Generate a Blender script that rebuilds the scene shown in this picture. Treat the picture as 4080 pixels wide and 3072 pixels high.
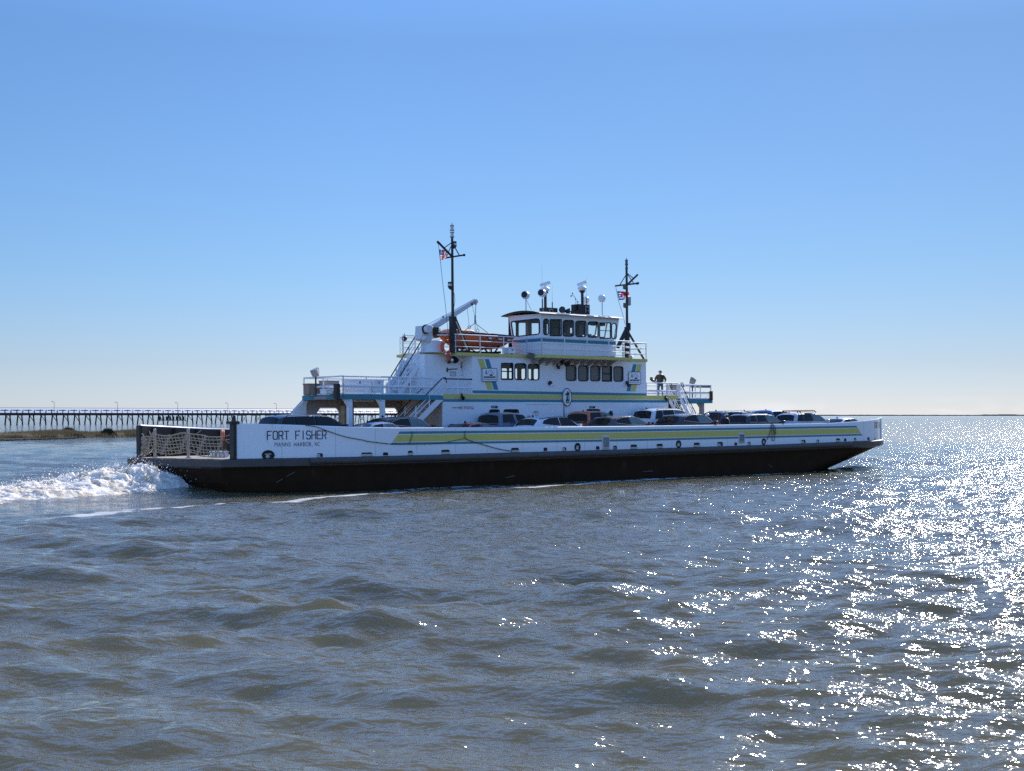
import bpy, bmesh, math, random
import numpy as np
from mathutils import Vector, Matrix, noise
from mathutils.geometry import tessellate_polygon
R = math.radians
random.seed(7)
rng = np.random.default_rng(11)
for o in list(bpy.data.objects): bpy.data.objects.remove(o)
C = bpy.context.scene.collection
SC = bpy.context.scene

# ---------------------------------------------------------------- camera, sky, sun, exposure
HC = 3.6
cd = bpy.data.cameras.new('camera'); cam = bpy.data.objects.new('camera', cd); C.objects.link(cam)
cam.location = (0, 0, HC); cam.rotation_euler = (R(90), 0, 0)
cd.sensor_width = 36; cd.lens = 36*6000/4080; cd.shift_y = 116.5/4080
cd.clip_start = .5; cd.clip_end = 80000
SC.camera = cam
SUN_AZ, SUN_EL = 23, 30
w = bpy.data.worlds.new('World'); SC.world = w; w.use_nodes = True
nt = w.node_tree; nt.nodes.clear()
def nd(t, typ, **k):
    n = t.nodes.new(typ)
    for a, b in k.items(): setattr(n, a, b)
    return n
sky = nd(nt, 'ShaderNodeTexSky', sky_type='NISHITA', sun_disc=False, sun_elevation=R(SUN_EL), sun_rotation=R(SUN_AZ),
         altitude=0, air_density=1.0, dust_density=0.1, ozone_density=2.5)
bg = nd(nt, 'ShaderNodeBackground'); bg.inputs[1].default_value = 0.12
out = nd(nt, 'ShaderNodeOutputWorld')
# thin fair-weather cloud bank low over the far shore, part of the sky itself
tc = nd(nt, 'ShaderNodeTexCoord'); sp = nd(nt, 'ShaderNodeSeparateXYZ'); nt.links.new(tc.outputs['Generated'], sp.inputs[0])
mp = nd(nt, 'ShaderNodeMapping'); mp.inputs['Scale'].default_value = (22, 22, 120); nt.links.new(tc.outputs['Generated'], mp.inputs[0])
nz = nd(nt, 'ShaderNodeTexNoise'); nz.inputs['Scale'].default_value = 1.0; nz.inputs['Detail'].default_value = 6; nt.links.new(mp.outputs[0], nz.inputs[0])
cr = nd(nt, 'ShaderNodeMapRange'); cr.inputs[1].default_value = .46; cr.inputs[2].default_value = .62; nt.links.new(nz.outputs[0], cr.inputs[0])
e1 = nd(nt, 'ShaderNodeMapRange'); e1.interpolation_type='SMOOTHSTEP'; e1.inputs[1].default_value = .013; e1.inputs[2].default_value = .004; nt.links.new(sp.outputs[2], e1.inputs[0])
e2 = nd(nt, 'ShaderNodeMapRange'); e2.interpolation_type='SMOOTHSTEP'; e2.inputs[1].default_value = .05; e2.inputs[2].default_value = .2; nt.links.new(sp.outputs[0], e2.inputs[0])
m1 = nd(nt, 'ShaderNodeMath', operation='MULTIPLY'); nt.links.new(cr.outputs[0], m1.inputs[0]); nt.links.new(e1.outputs[0], m1.inputs[1])
m2 = nd(nt, 'ShaderNodeMath', operation='MULTIPLY'); nt.links.new(m1.outputs[0], m2.inputs[0]); nt.links.new(e2.outputs[0], m2.inputs[1])
m3 = nd(nt, 'ShaderNodeMath', operation='MULTIPLY'); nt.links.new(m2.outputs[0], m3.inputs[0]); m3.inputs[1].default_value = .6
mx = nd(nt, 'ShaderNodeMixRGB'); mx.inputs[2].default_value = (6.2, 6.2, 6.5, 1)
hs = nd(nt, 'ShaderNodeHueSaturation'); hs.inputs['Saturation'].default_value = 1.0
nt.links.new(sky.outputs[0], hs.inputs['Color'])
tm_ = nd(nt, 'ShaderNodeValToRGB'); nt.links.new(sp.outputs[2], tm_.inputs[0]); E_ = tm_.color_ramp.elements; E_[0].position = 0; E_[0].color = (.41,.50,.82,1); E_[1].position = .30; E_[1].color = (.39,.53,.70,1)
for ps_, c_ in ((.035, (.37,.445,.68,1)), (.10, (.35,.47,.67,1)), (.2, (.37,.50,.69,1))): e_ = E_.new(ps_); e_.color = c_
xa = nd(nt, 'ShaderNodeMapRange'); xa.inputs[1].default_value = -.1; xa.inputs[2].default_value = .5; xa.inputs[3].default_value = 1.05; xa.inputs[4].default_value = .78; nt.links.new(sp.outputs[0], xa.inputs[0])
ya = nd(nt, 'ShaderNodeMapRange'); ya.interpolation_type = 'SMOOTHSTEP'; ya.inputs[1].default_value = .3; ya.inputs[2].default_value = -.5; ya.inputs[3].default_value = 1; ya.inputs[4].default_value = 1.75; nt.links.new(sp.outputs[1], ya.inputs[0])  # sky behind the camera brightened, added fill for the ferry's shaded side
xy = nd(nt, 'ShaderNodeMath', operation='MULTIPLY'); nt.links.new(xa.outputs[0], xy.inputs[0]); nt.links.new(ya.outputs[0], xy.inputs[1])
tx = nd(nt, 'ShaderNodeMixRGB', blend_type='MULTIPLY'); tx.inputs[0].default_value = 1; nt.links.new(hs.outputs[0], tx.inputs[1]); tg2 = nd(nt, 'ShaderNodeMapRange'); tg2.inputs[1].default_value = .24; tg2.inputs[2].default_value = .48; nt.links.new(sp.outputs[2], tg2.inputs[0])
tm2_ = nd(nt, 'ShaderNodeMixRGB'); tm2_.inputs[2].default_value = (.82,1.12,1.6,1); nt.links.new(tg2.outputs[0], tm2_.inputs[0]); nt.links.new(tm_.outputs[0], tm2_.inputs[1]); vs_ = nd(nt, 'ShaderNodeVectorMath', operation='SCALE'); nt.links.new(tm2_.outputs[0], vs_.inputs[0]); nt.links.new(xy.outputs[0], vs_.inputs['Scale']); nt.links.new(vs_.outputs[0], tx.inputs[2])  # overhead sky brightened too, added fill for whites and water
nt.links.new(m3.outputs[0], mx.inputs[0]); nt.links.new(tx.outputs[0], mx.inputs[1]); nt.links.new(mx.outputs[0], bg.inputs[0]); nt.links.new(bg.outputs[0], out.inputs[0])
D = Vector((math.sin(R(SUN_AZ))*math.cos(R(SUN_EL)), math.cos(R(SUN_AZ))*math.cos(R(SUN_EL)), math.sin(R(SUN_EL))))
sl = bpy.data.lights.new('sun', 'SUN'); sl.energy = 5.0; sl.angle = R(.5); sl.color = (1, .95, .87)
so = bpy.data.objects.new('sun', sl); C.objects.link(so); so.rotation_euler = D.to_track_quat('Z', 'Y').to_euler(); so.location = (0, 0, 60)
SC.cycles.use_denoising = False; SC.cycles.sample_clamp_indirect = 4; SC.cycles.max_bounces = 8; SC.cycles.filter_width = 1.5; SC.cycles.caustics_reflective = False; SC.cycles.caustics_refractive = False; SC.cycles.transparent_max_bounces = 16
SC.view_settings.view_transform = 'Standard'; SC.view_settings.look = 'None'; SC.view_settings.exposure = 0.27; SC.view_settings.gamma = 1

# ---------------------------------------------------------------- ship frame
M = Matrix.Translation((-11.26, 67.53, 0)) @ Matrix.Rotation(R(42.5), 4, 'Z') @ Matrix.Rotation(R(-.7), 4, 'X')
MI = M.inverted()
_o = MI @ Vector((0, 0, HC))
def _d(x, y): return MI.to_3x3() @ Vector(((x-2040)/6000, 1, (1652.5-y)/6000))
def PT(x, y, t):      # photo point on the lengthwise plane t -> (s, z) in the ship frame
    d = _d(x, y); l = (t-_o.y)/d.y; p = _o + d*l; return (p.x, p.z)
def PS(x, y, s):      # photo point on the crosswise plane s -> (t, z)
    d = _d(x, y); l = (s-_o.x)/d.x; p = _o + d*l; return (p.y, p.z)
def PZ(x, y, Zd):     # photo point at a depth -> world
    return Vector(((x-2040)/6000*Zd, Zd, HC+(1652.5-y)/6000*Zd))
ZM = dict(A=(1150,1150,.36166), B=(1900,1000,.36166), C=(1100,1400,.36166), D=(1800,1400,.31646), E=(2400,1400,.3), F=(2900,1500,.36166),
          G=(450,1550,.36166), H=(1000,1550,.22604), I=(3300,1600,.18), J=(500,1650,.22604), K=(1640,1150,.18083), L=(1600,880,.33), M=(2400,1000,.264), N=(2600,1550,.22604))
ZM['S'] = (0, 0, 1)
def q(k, x, y): a, b, c = ZM[k]; return (a+x*c, b+y*c)
def P(k, x, y, t): return PT(*q(k, x, y), t)
def PB(k, x, y, off=0.0):   # photo point on the curved near bulwark
    t = .3+off
    for _ in range(6): s, z = P(k, x, y, t); t = inset(s)+off
    return s, z
def P3(k, x, y, t): s, z = PT(*q(k, x, y), t); return (s, t, z)

# ---------------------------------------------------------------- materials
MATS = {}
def mat(name, col, rough=.5, metal=0, var=.12, vs=3.0, bump=0.0, bs=20.0, streak=None, coat=0, spec=.5, sub=0):
    if name in MATS: return MATS[name]
    m = bpy.data.materials.new(name); m.use_nodes = True; t = m.node_tree; b = t.nodes['Principled BSDF']
    b.inputs['Roughness'].default_value = rough; b.inputs['Metallic'].default_value = metal
    b.inputs['Specular IOR Level'].default_value = spec
    if coat: b.inputs['Coat Weight'].default_value = coat; b.inputs['Coat Roughness'].default_value = .04
    c = nd(t, 'ShaderNodeTexCoord'); n = nd(t, 'ShaderNodeTexNoise'); n.inputs['Scale'].default_value = vs; n.inputs['Detail'].default_value = 6
    t.links.new(c.outputs['Object'], n.inputs[0])
    r = nd(t, 'ShaderNodeMixRGB'); r.inputs[1].default_value = (*[max(0, v*(1-var)) for v in col], 1); r.inputs[2].default_value = (*[min(1, v*(1+var)) for v in col], 1)
    t.links.new(n.outputs[0], r.inputs[0]); last = r
    if streak:     # rust / dirt runs, long in z
        mpn = nd(t, 'ShaderNodeMapping'); mpn.inputs['Scale'].default_value = streak[3] if len(streak) > 3 else (2.2, 2.2, .35); t.links.new(c.outputs['Object'], mpn.inputs[0])
        n2 = nd(t, 'ShaderNodeTexNoise'); n2.inputs['Scale'].default_value = 1.6; n2.inputs['Detail'].default_value = 8; n2.inputs['Roughness'].default_value = .65; t.links.new(mpn.outputs[0], n2.inputs[0])
        mr = nd(t, 'ShaderNodeMapRange'); mr.inputs[1].default_value = streak[1]; mr.inputs[2].default_value = streak[1]+.16; mr.inputs[4].default_value = streak[2]; t.links.new(n2.outputs[0], mr.inputs[0])
        r2 = nd(t, 'ShaderNodeMixRGB'); t.links.new(mr.outputs[0], r2.inputs[0]); t.links.new(last.outputs[0], r2.inputs[1]); r2.inputs[2].default_value = (*streak[0], 1); last = r2
    t.links.new(last.outputs[0], b.inputs['Base Color'])
    if bump:
        n3 = nd(t, 'ShaderNodeTexNoise'); n3.inputs['Scale'].default_value = bs; n3.inputs['Detail'].default_value = 4; t.links.new(c.outputs['Object'], n3.inputs[0])
        bu = nd(t, 'ShaderNodeBump'); bu.inputs['Strength'].default_value = bump; bu.inputs['Distance'].default_value = .02; t.links.new(n3.outputs[0], bu.inputs['Height']); t.links.new(bu.outputs[0], b.inputs['Normal'])
    MATS[name] = m; return m
def glass(name, tint, mixf):
    m = bpy.data.materials.new(name); m.use_nodes = True; t = m.node_tree; t.nodes.clear()
    tr = nd(t, 'ShaderNodeBsdfTransparent'); tr.inputs[0].default_value = (*tint, 1)
    gl = nd(t, 'ShaderNodeBsdfGlossy'); gl.inputs['Roughness'].default_value = .03
    fr = nd(t, 'ShaderNodeLayerWeight'); fr.inputs[0].default_value = .5
    pw = nd(t, 'ShaderNodeMath', operation='POWER'); pw.inputs[1].default_value = 5; t.links.new(fr.outputs['Facing'], pw.inputs[0])
    mm = nd(t, 'ShaderNodeMath', operation='MAXIMUM'); mm.inputs[1].default_value = mixf; t.links.new(pw.outputs[0], mm.inputs[0])
    ms = nd(t, 'ShaderNodeMixShader'); t.links.new(mm.outputs[0], ms.inputs[0]); t.links.new(tr.outputs[0], ms.inputs[1]); t.links.new(gl.outputs[0], ms.inputs[2])
    o = nd(t, 'ShaderNodeOutputMaterial'); t.links.new(ms.outputs[0], o.inputs[0]); return m
def thin(name, c1, c2, vs=1.0, tr=.5):   # thin leaf or cloth that lets some light through
    if name in MATS: return MATS[name]
    m = bpy.data.materials.new(name); m.use_nodes = True; t = m.node_tree; t.nodes.clear(); c = nd(t, 'ShaderNodeTexCoord'); n = nd(t, 'ShaderNodeTexNoise'); n.inputs['Scale'].default_value = vs; n.inputs['Detail'].default_value = 5; t.links.new(c.outputs['Object'], n.inputs[0])
    r = nd(t, 'ShaderNodeMixRGB'); r.inputs[1].default_value = (*c1, 1); r.inputs[2].default_value = (*c2, 1); t.links.new(n.outputs[0], r.inputs[0])
    a = nd(t, 'ShaderNodeBsdfDiffuse'); b = nd(t, 'ShaderNodeBsdfTranslucent'); x = nd(t, 'ShaderNodeMixShader'); x.inputs[0].default_value = tr; o = nd(t, 'ShaderNodeOutputMaterial')
    for s_ in (a, b): t.links.new(r.outputs[0], s_.inputs[0])
    t.links.new(a.outputs[0], x.inputs[1]); t.links.new(b.outputs[0], x.inputs[2]); t.links.new(x.outputs[0], o.inputs[0]); MATS[name] = m; return m
def emis(name, col, s):
    m = bpy.data.materials.new(name); m.use_nodes = True; b = m.node_tree.nodes['Principled BSDF']
    b.inputs['Emission Color'].default_value = (*col, 1); b.inputs['Emission Strength'].default_value = s; return m
WHITE = mat('white_paint', (.84,.85,.86), .38, var=.05, vs=1.2, bump=.15, bs=2.5, streak=((.34,.27,.2), .66, .45))
HULLW = mat('bulwark_paint', (.84,.855,.87), .35, var=.05, vs=.8, bump=.25, bs=1.3, streak=((.36,.28,.2), .60, .42, (1.7,1.7,.35)))
RAILW = mat('rail_paint', (.78,.80,.82), .35, var=.06)
TEAL = mat('teal_paint', (.035,.22,.29), .4, var=.12, vs=2)
YEL = mat('yellow_paint', (.62,.55,.14), .45, var=.1, vs=2)
DARK = mat('black_paint', (.018,.016,.016), .45, var=.3)
HULLB = mat('hull_black', (.038,.020,.011), .8, spec=.05, var=.35, vs=1.5, bump=.3, bs=3, streak=((.10,.06,.045), .6, .5, (.6,.6,.3)))
FEND = mat('fender_steel', (.075,.063,.056), .6, var=.4, vs=2.5, bump=.4, bs=6, streak=((.16,.10,.07), .58, .6, (.8,.8,2)))
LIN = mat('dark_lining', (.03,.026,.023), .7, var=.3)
DECKM = mat('deck_paint', (.36,.31,.25), .75, var=.2, vs=1.2)
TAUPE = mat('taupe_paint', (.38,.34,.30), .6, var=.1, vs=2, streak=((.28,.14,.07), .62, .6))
BROWN = mat('rust_brown', (.10,.055,.03), .8, var=.4)
NAVY = mat('navy_letters', (.012,.014,.05), .5, var=.1)
REDL = mat('red_letters', (.35,.03,.04), .5)
GREY = mat('grey_metal', (.33,.34,.36), .4, metal=.3)
ORANGE = mat('orange_shell', (.75,.17,.06), .45, var=.15, vs=4, streak=((.3,.09,.05), .62, .6))
BLKR = mat('black_rubber', (.012,.012,.013), .6)
GLS = glass('clear_glass', (.82,.88,.9), .06)
TGL = mat('smoked_glass', (.06,.055,.05), .1, var=.2)
WGL = mat('curtained_glass', (.13,.125,.12), .16, var=.12, vs=6)
ROPE = mat('rope', (.34,.28,.2), .9, var=.25, vs=15)
DROPE = mat('dark_rope', (.06,.055,.05), .85, var=.3)
WOOD = mat('pier_timber', (.045,.036,.03), .85, var=.4, vs=2)

# ---------------------------------------------------------------- mesh building
class MB:
    def __init__(s): s.v = []; s.f = []; s.m = []
    def add(s, vs, fs, mi=0):
        b = len(s.v); s.v += [tuple(v) for v in vs]; s.f += [tuple(b+i for i in f) for f in fs]; s.m += [mi]*len(fs); return s
    def box(s, x0, x1, y0, y1, z0, z1, mi=0):
        return s.add([(x,y,z) for x in (x0,x1) for y in (y0,y1) for z in (z0,z1)], [(0,1,3,2),(4,6,7,5),(0,4,5,1),(2,3,7,6),(0,2,6,4),(1,5,7,3)], mi)
    def cyl(s, a, b, r, r2=None, n=8, mi=0, cap=True):
        a = Vector(a); b = Vector(b); r2 = r if r2 is None else r2; d = (b-a)
        if d.length < 1e-6: return s
        d.normalize(); u = d.orthogonal().normalized(); w_ = d.cross(u); vs = []
        for c, rr in ((a, r), (b, r2)):
            for i in range(n):
                g = 2*math.pi*i/n; vs.append(c+(u*math.cos(g)+w_*math.sin(g))*rr)
        fs = [(i, (i+1) % n, n+(i+1) % n, n+i) for i in range(n)]
        if cap: fs += [tuple(range(n))[::-1], tuple(range(n, 2*n))]
        return s.add(vs, fs, mi)
    def tube(s, pts, r, n=6, mi=0):
        for a, b in zip(pts[:-1], pts[1:]): s.cyl(a, b, r, n=n, mi=mi)
        return s
    def ball(s, c, r, sx=1, sy=1, sz=1, n=10, k=6, mi=0):
        vs = [(c[0], c[1], c[2]+r*sz)]; fs = []
        for j in range(1, k):
            p = math.pi*j/k
            for i in range(n): a = 2*math.pi*i/n; vs.append((c[0]+r*sx*math.sin(p)*math.cos(a), c[1]+r*sy*math.sin(p)*math.sin(a), c[2]+r*sz*math.cos(p)))
        vs.append((c[0], c[1], c[2]-r*sz)); L = len(vs)-1
        for i in range(n): fs.append((0, 1+i, 1+(i+1) % n)); fs.append((L, 1+(k-2)*n+(i+1) % n, 1+(k-2)*n+i))
        for j in range(k-2):
            for i in range(n): a = 1+j*n; fs.append((a+i, a+n+i, a+n+(i+1) % n, a+(i+1) % n))
        return s.add(vs, fs, mi)
    def torus(s, c, R_, r, ax=(0,1,0), n=20, k=8, mi=0):
        ax = Vector(ax).normalized(); u = ax.orthogonal().normalized(); w_ = ax.cross(u); vs = []; fs = []
        for i in range(n):
            a = 2*math.pi*i/n; d = u*math.cos(a)+w_*math.sin(a)
            for j in range(k):
                b = 2*math.pi*j/k; vs.append(Vector(c)+d*(R_+r*math.cos(b))+ax*r*math.sin(b))
        for i in range(n):
            for j in range(k): fs.append((i*k+j, ((i+1) % n)*k+j, ((i+1) % n)*k+(j+1) % k, i*k+(j+1) % k))
        return s.add(vs, fs, mi)
    def plate(s, outer, holes=(), a=0.0, b=.05, f=None, mi=0):
        # outer/holes: 2-D points (p, z); f(p, z, d) -> 3-D; default: lengthwise plane t = d
        f = f or (lambda p, z, d: (p, d, z))
        polys = [[Vector((x, y, 0)) for x, y in pl] for pl in [outer, *holes]]
        tri = tessellate_polygon(polys); flat = [(v.x, v.y) for pl in polys for v in pl]; n = len(flat)
        vs = [f(x, y, a) for x, y in flat]+[f(x, y, b) for x, y in flat]
        fs = [tuple(t) for t in tri]+[tuple(n+i for i in t[::-1]) for t in tri]; k = 0
        for pl in polys:
            L = len(pl); fs += [(k+i, k+(i+1) % L, n+k+(i+1) % L, n+k+i) for i in range(L)]; k += L
        return s.add(vs, fs, mi)
    def grid(s, g, mi=0, close=False):
        nr = len(g); nc = len(g[0]); vs = [p for row in g for p in row]
        fs = [(i*nc+j, i*nc+(j+1) % nc, (i+1)*nc+(j+1) % nc, (i+1)*nc+j) for i in range(nr-1) for j in range(nc if close else nc-1)]
        return s.add(vs, fs, mi)
    def obj(s, name, mats, parent=None, smooth=False, bevel=0):
        me = bpy.data.meshes.new(name); me.from_pydata(s.v, [], s.f)
        mats = mats if isinstance(mats, (list, tuple)) else [mats]
        for m in mats: me.materials.append(m)
        me.polygons.foreach_set('material_index', s.m)
        bm = bmesh.new(); bm.from_mesh(me); bmesh.ops.recalc_face_normals(bm, faces=bm.faces); bm.to_mesh(me); bm.free()
        o = bpy.data.objects.new(name, me); C.objects.link(o)
        if parent: o.parent = parent
        if smooth:
            me.polygons.foreach_set('use_smooth', [True]*len(me.polygons)); me.set_sharp_from_angle(angle=R(38))
        if bevel:
            b = o.modifiers.new('bevel', 'BEVEL'); b.width = bevel; b.segments = 2; b.limit_method = 'ANGLE'; b.angle_limit = R(40)
        return o
def thing(name, label, cat, mtx=None, group=None):
    o = bpy.data.objects.new(name, None); C.objects.link(o); o['label'] = label; o['category'] = cat
    if group: o['group'] = group
    if mtx is not None: o.matrix_world = mtx
    o.empty_display_size = .2
    return o
def tag(o, label, cat, group=None, mtx=None):
    o['label'] = label; o['category'] = cat
    if group: o['group'] = group
    if mtx is not None: o.matrix_world = mtx
    return o
def L3(s, t, z): return M @ Matrix.Translation((s, t, z))
def smooth01(x): x = max(0, min(1, x)); return x*x*(3-2*x)
def lerpt(tab, x):
    if x <= tab[0][0]: return tab[0][1]
    for (a, b), (c, d) in zip(tab[:-1], tab[1:]):
        if x <= c: return b+(d-b)*(x-a)/(c-a)
    return tab[-1][1]
def rr(x0, y0, x1, y1, r, n=4):
    pts = []
    for cx, cy, a0 in ((x1-r, y0+r, -90), (x1-r, y1-r, 0), (x0+r, y1-r, 90), (x0+r, y0+r, 180)):
        for i in range(n+1): a = R(a0+90*i/n); pts.append((cx+r*math.cos(a), cy+r*math.sin(a)))
    return pts
def text_mb(txt, w_, h, font_sp=1.0, bold=0.0):
    c = bpy.data.curves.new('txt', 'FONT'); c.body = txt; c.space_character = font_sp; c.offset = bold; c.resolution_u = 3
    o = bpy.data.objects.new('txt', c); C.objects.link(o); bpy.context.view_layer.update()
    me = bpy.data.meshes.new_from_object(o.evaluated_get(bpy.context.evaluated_depsgraph_get()))
    vs = [v.co.copy() for v in me.vertices]; fs = [tuple(p.vertices) for p in me.polygons]
    bpy.data.objects.remove(o); bpy.data.curves.remove(c); bpy.data.meshes.remove(me)
    x0 = min(v.x for v in vs); x1 = max(v.x for v in vs); y0 = min(v.y for v in vs); y1 = max(v.y for v in vs)
    return [((v.x-x0)/(x1-x0)*w_, (v.y-y0)/(y1-y0)*h) for v in vs], fs
def text_add(mb, txt, s0, z0, w_, h, f, sp=1.0, bold=0.0, mi=0):
    vs, fs = text_mb(txt, w_, h, sp, bold); mb.add([f(s0+x, z0+y) for x, y in vs], fs, mi)
def glyphs(mb, word, x0, z0, w_, h, f, th, mi=0):   # squared block lettering drawn as strokes
    G = {'F': [[(0,0),(0,1),(1,1)],[(0,.5),(.7,.5)]], 'O': [[(.2,0),(.8,0),(1,.15),(1,.85),(.8,1),(.2,1),(0,.85),(0,.15),(.2,0)]],
         'R': [[(0,0),(0,1),(.8,1),(1,.87),(1,.6),(.8,.48),(0,.48)],[(.55,.48),(1,0)]], 'T': [[(0,1),(1,1)],[(.5,1),(.5,0)]],
         'I': [[(.5,0),(.5,1)]], 'S': [[(0,.15),(.2,0),(.8,0),(1,.15),(1,.38),(.8,.5),(.2,.5),(0,.64),(0,.85),(.2,1),(.8,1),(1,.87)]],
         'H': [[(0,0),(0,1)],[(1,0),(1,1)],[(0,.5),(1,.5)]], 'E': [[(1,0),(0,0),(0,1),(1,1)],[(0,.5),(.8,.5)]], ' ': []}
    n = len(word); cw = w_/(n-.25)
    for i, ch in enumerate(word):
        for st in G[ch]:
            for a, b in zip(st[:-1], st[1:]):
                A = Vector((x0+(i+a[0]*.72)*cw, z0+a[1]*h)); B = Vector((x0+(i+b[0]*.72)*cw, z0+b[1]*h)); d = (B-A).normalized(); nn = Vector((-d.y, d.x))*th/2; A = A-d*th/2; B = B+d*th/2
                mb.add([f(*(A+nn)), f(*(A-nn)), f(*(B-nn)), f(*(B+nn))], [(0,1,2,3)], mi)
# ---------------------------------------------------------------- the ferry: hull, bulwarks, deck
ferry = thing('ferry', 'white car ferry with teal and yellow stripes and a black hull, loaded with cars', 'ferry', M)
def pl(k, pts, t): return [P(k, x, y, t) for x, y in pts]
def fp(mb, name, m, parent=ferry, **k): return mb.obj(name, m, parent, **k)
ZD = [(-1,1.61),(0,1.62),(7.7,1.64),(24,1.70),(37.5,1.79),(42.8,1.85),(51.7,1.96),(53,1.97)]
ZT = [(0,3.17),(2,3.10),(5,2.98),(7.7,2.92),(14,2.9),(24,2.91),(37.5,2.97),(42.8,3.0),(45.5,3.09),(48,3.2),(51.7,3.38)]
zd = lambda s: lerpt(ZD, s)-.02
zt = lambda s: lerpt(ZT, s)
def inset(s):
    if s < 7.7: return 2.0*((7.7-max(s, -1.2))/7.7)**2
    if s > 45.4: return 2.1*((min(s, 52.9)-45.4)/6.3)**2
    return 0.0
BW = 13.0
S0, S1 = -.75, 52.35
def outline(s0, s1, off, n=70):   # closed ring of (s, t)
    ss = [s0+(s1-s0)*(.5-.5*math.cos(math.pi*i/n)) for i in range(n+1)]
    f = lambda s: inset((s-s0)/(s1-s0)*(S1-S0)+S0)
    return [(s, f(s)-off) for s in ss]+[(s, BW-f(s)+off) for s in reversed(ss)]
rings = [(S0+.1, S1-.1, .06, lambda s: zd(s)-.4), (-.6, 50.0, .05, lambda s: 1.0), (-.45, 47.9, .03, lambda s: .5), (-.2, 46.2, .0, lambda s: .1), (.2, 45, -.05, lambda s: -.25), (1.5, 43, -.3, lambda s: -.9)]
g = [[(s, t, fz(s)) for s, t in outline(a, b, o)] for a, b, o, fz in rings]
mb = MB(); mb.grid(g, close=True); hull = fp(mb, 'hull', HULLB)
mb = MB()
o1 = outline(S0, S1, .28); o0 = outline(S0+.12, S1-.12, .04)
mb.grid([[(s, t, zd(s)-.01) for s, t in o0], [(s, t, zd(s)-.04) for s, t in o1], [(s, t, zd(s)-.36) for s, t in o1], [(s, t, zd(s)-.46) for s, t in o0]], close=True)
fp(mb, 'rubbing_strake', FEND)
for sd_ in (0, 1):   # half-round fender pipe below the strake edge
    ss = np.linspace(3, 44.9, 60); mb = MB(); mb.tube([(s, BW*sd_+(1-2*sd_)*(inset(s)-.29), zd(s)-.17) for s in ss], .15, n=10); fp(mb, 'fender_pipe', FEND, smooth=True)
# car deck
mb = MB(); o0 = outline(S0+.1, S1-.1, .05, 60); n = len(o0)//2
for i in range(n-1):
    a, b = o0[i], o0[i+1]; c, d = o0[-1-i], o0[-2-i]
    mb.add([(a[0],a[1],zd(a[0])), (b[0],b[1],zd(b[0])), (d[0],d[1],zd(d[0])), (c[0],c[1],zd(c[0]))], [(0,1,2,3)])
fp(mb, 'car_deck', DECKM)
# bulwarks
SS = [i*51.7/220 for i in range(221)]
def bulwark(side, thick, mi_in):
    mb = MB(); T = (lambda s, d: inset(s)+d) if side == 0 else (lambda s, d: BW-inset(s)-d)
    g = [[(s, T(s, 0), zd(s)+.005) for s in SS], [(s, T(s, 0), zt(s)) for s in SS]]
    mb.grid(g)
    mb.grid([[(s, T(s, 0), zt(s)) for s in SS], [(s, T(s, thick), zt(s)) for s in SS]])
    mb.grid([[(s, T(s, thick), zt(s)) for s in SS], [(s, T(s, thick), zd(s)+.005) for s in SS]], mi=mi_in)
    return mb
nb = fp(bulwark(0, .14, 1), 'near_bulwark', [HULLW, LIN]); nb.name = 'bulwark'; nb['label'] = 'white bulwark with stripes and the ship name'
fb = fp(bulwark(1, .14, 1), 'bulwark', [HULLW, LIN]); fb['label'] = 'far bulwark with its dark inner face'
for s in np.arange(.9, 51, 1.6): mb = MB(); mb.box(s-.03, s+.03, BW-inset(s)-.34, BW-inset(s)-.14, zd(s), zt(s)-.06); fp(mb, 'bulwark_bracket', LIN, fb)
mb = MB(); mb.tube([(s, inset(s)+.07, zt(s)+.02) for s in SS], .045, n=6); fp(mb, 'cap_rail', HULLW, nb, smooth=True)
mb = MB(); mb.tube([(s, BW-inset(s)-.07, zt(s)+.02) for s in SS], .045, n=6); fp(mb, 'cap_rail', RAILW, fb, smooth=True)
for s_, t_, w_ in ((0, inset(0), 1), (0, BW-inset(0), -1), (51.7, inset(51.7), 1), (51.7, BW-inset(51.7), -1)):
    mb = MB(); e = .17 if s_ == 0 else -.17
    mb.box(s_-e, s_+.02*(1 if e < 0 else 0), t_-.03 if w_ > 0 else t_-.32, t_+.32 if w_ > 0 else t_+.03, zd(s_), zt(s_)+.03)
    if s_ == 0 and w_ > 0: mb.box(-.3, .15, t_-.06, t_+.4, zt(0)+.03, zt(0)+.16); mb.cyl((-.05, t_+.15, zt(0)+.1), (-.02, t_+.15, zt(0)+.42), .12, .07)
    fp(mb, 'end_post', DARK if s_ == 0 else HULLW, bevel=.01)
# painted stripes on the near bulwark
def stripe(mb, za, zb, s0a, s1a, s0b, s1b, mi=0, n=200):
    g0 = []; g1 = []
    for i in range(n+1):
        u = i/n; sa = s0a+(s1a-s0a)*u; sb = s0b+(s1b-s0b)*u
        g0.append((sa, inset(sa)-.008, za(sa))); g1.append((sb, inset(sb)-.008, zb(sb)))
    mb.grid([g0, g1], mi)
st = lambda a: (lambda s: lerpt([(5,2.98),(7.7,2.92),(24,2.91),(37.5,2.97),(45.9,3.01)], s)-a)
sl0 = lambda a: 8.05-.55*(a/.6); sl1 = lambda a: 45.7+.75*(a/.6)
for nm, a, b, m_ in (('painted_stripe', .13, .25, TEAL), ('painted_stripe', .29, .63, YEL), ('painted_stripe', .67, .78, TEAL)):
    mb = MB(); stripe(mb, st(a), st(b), sl0(a), sl1(a), sl0(b), sl1(b)); fp(mb, nm, m_, nb)
fn = lambda s, z: (s, inset(s)-.008, z)
s0, z0 = PB('H', 287, 888); s1, _ = PB('H', 1325, 880)
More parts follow.
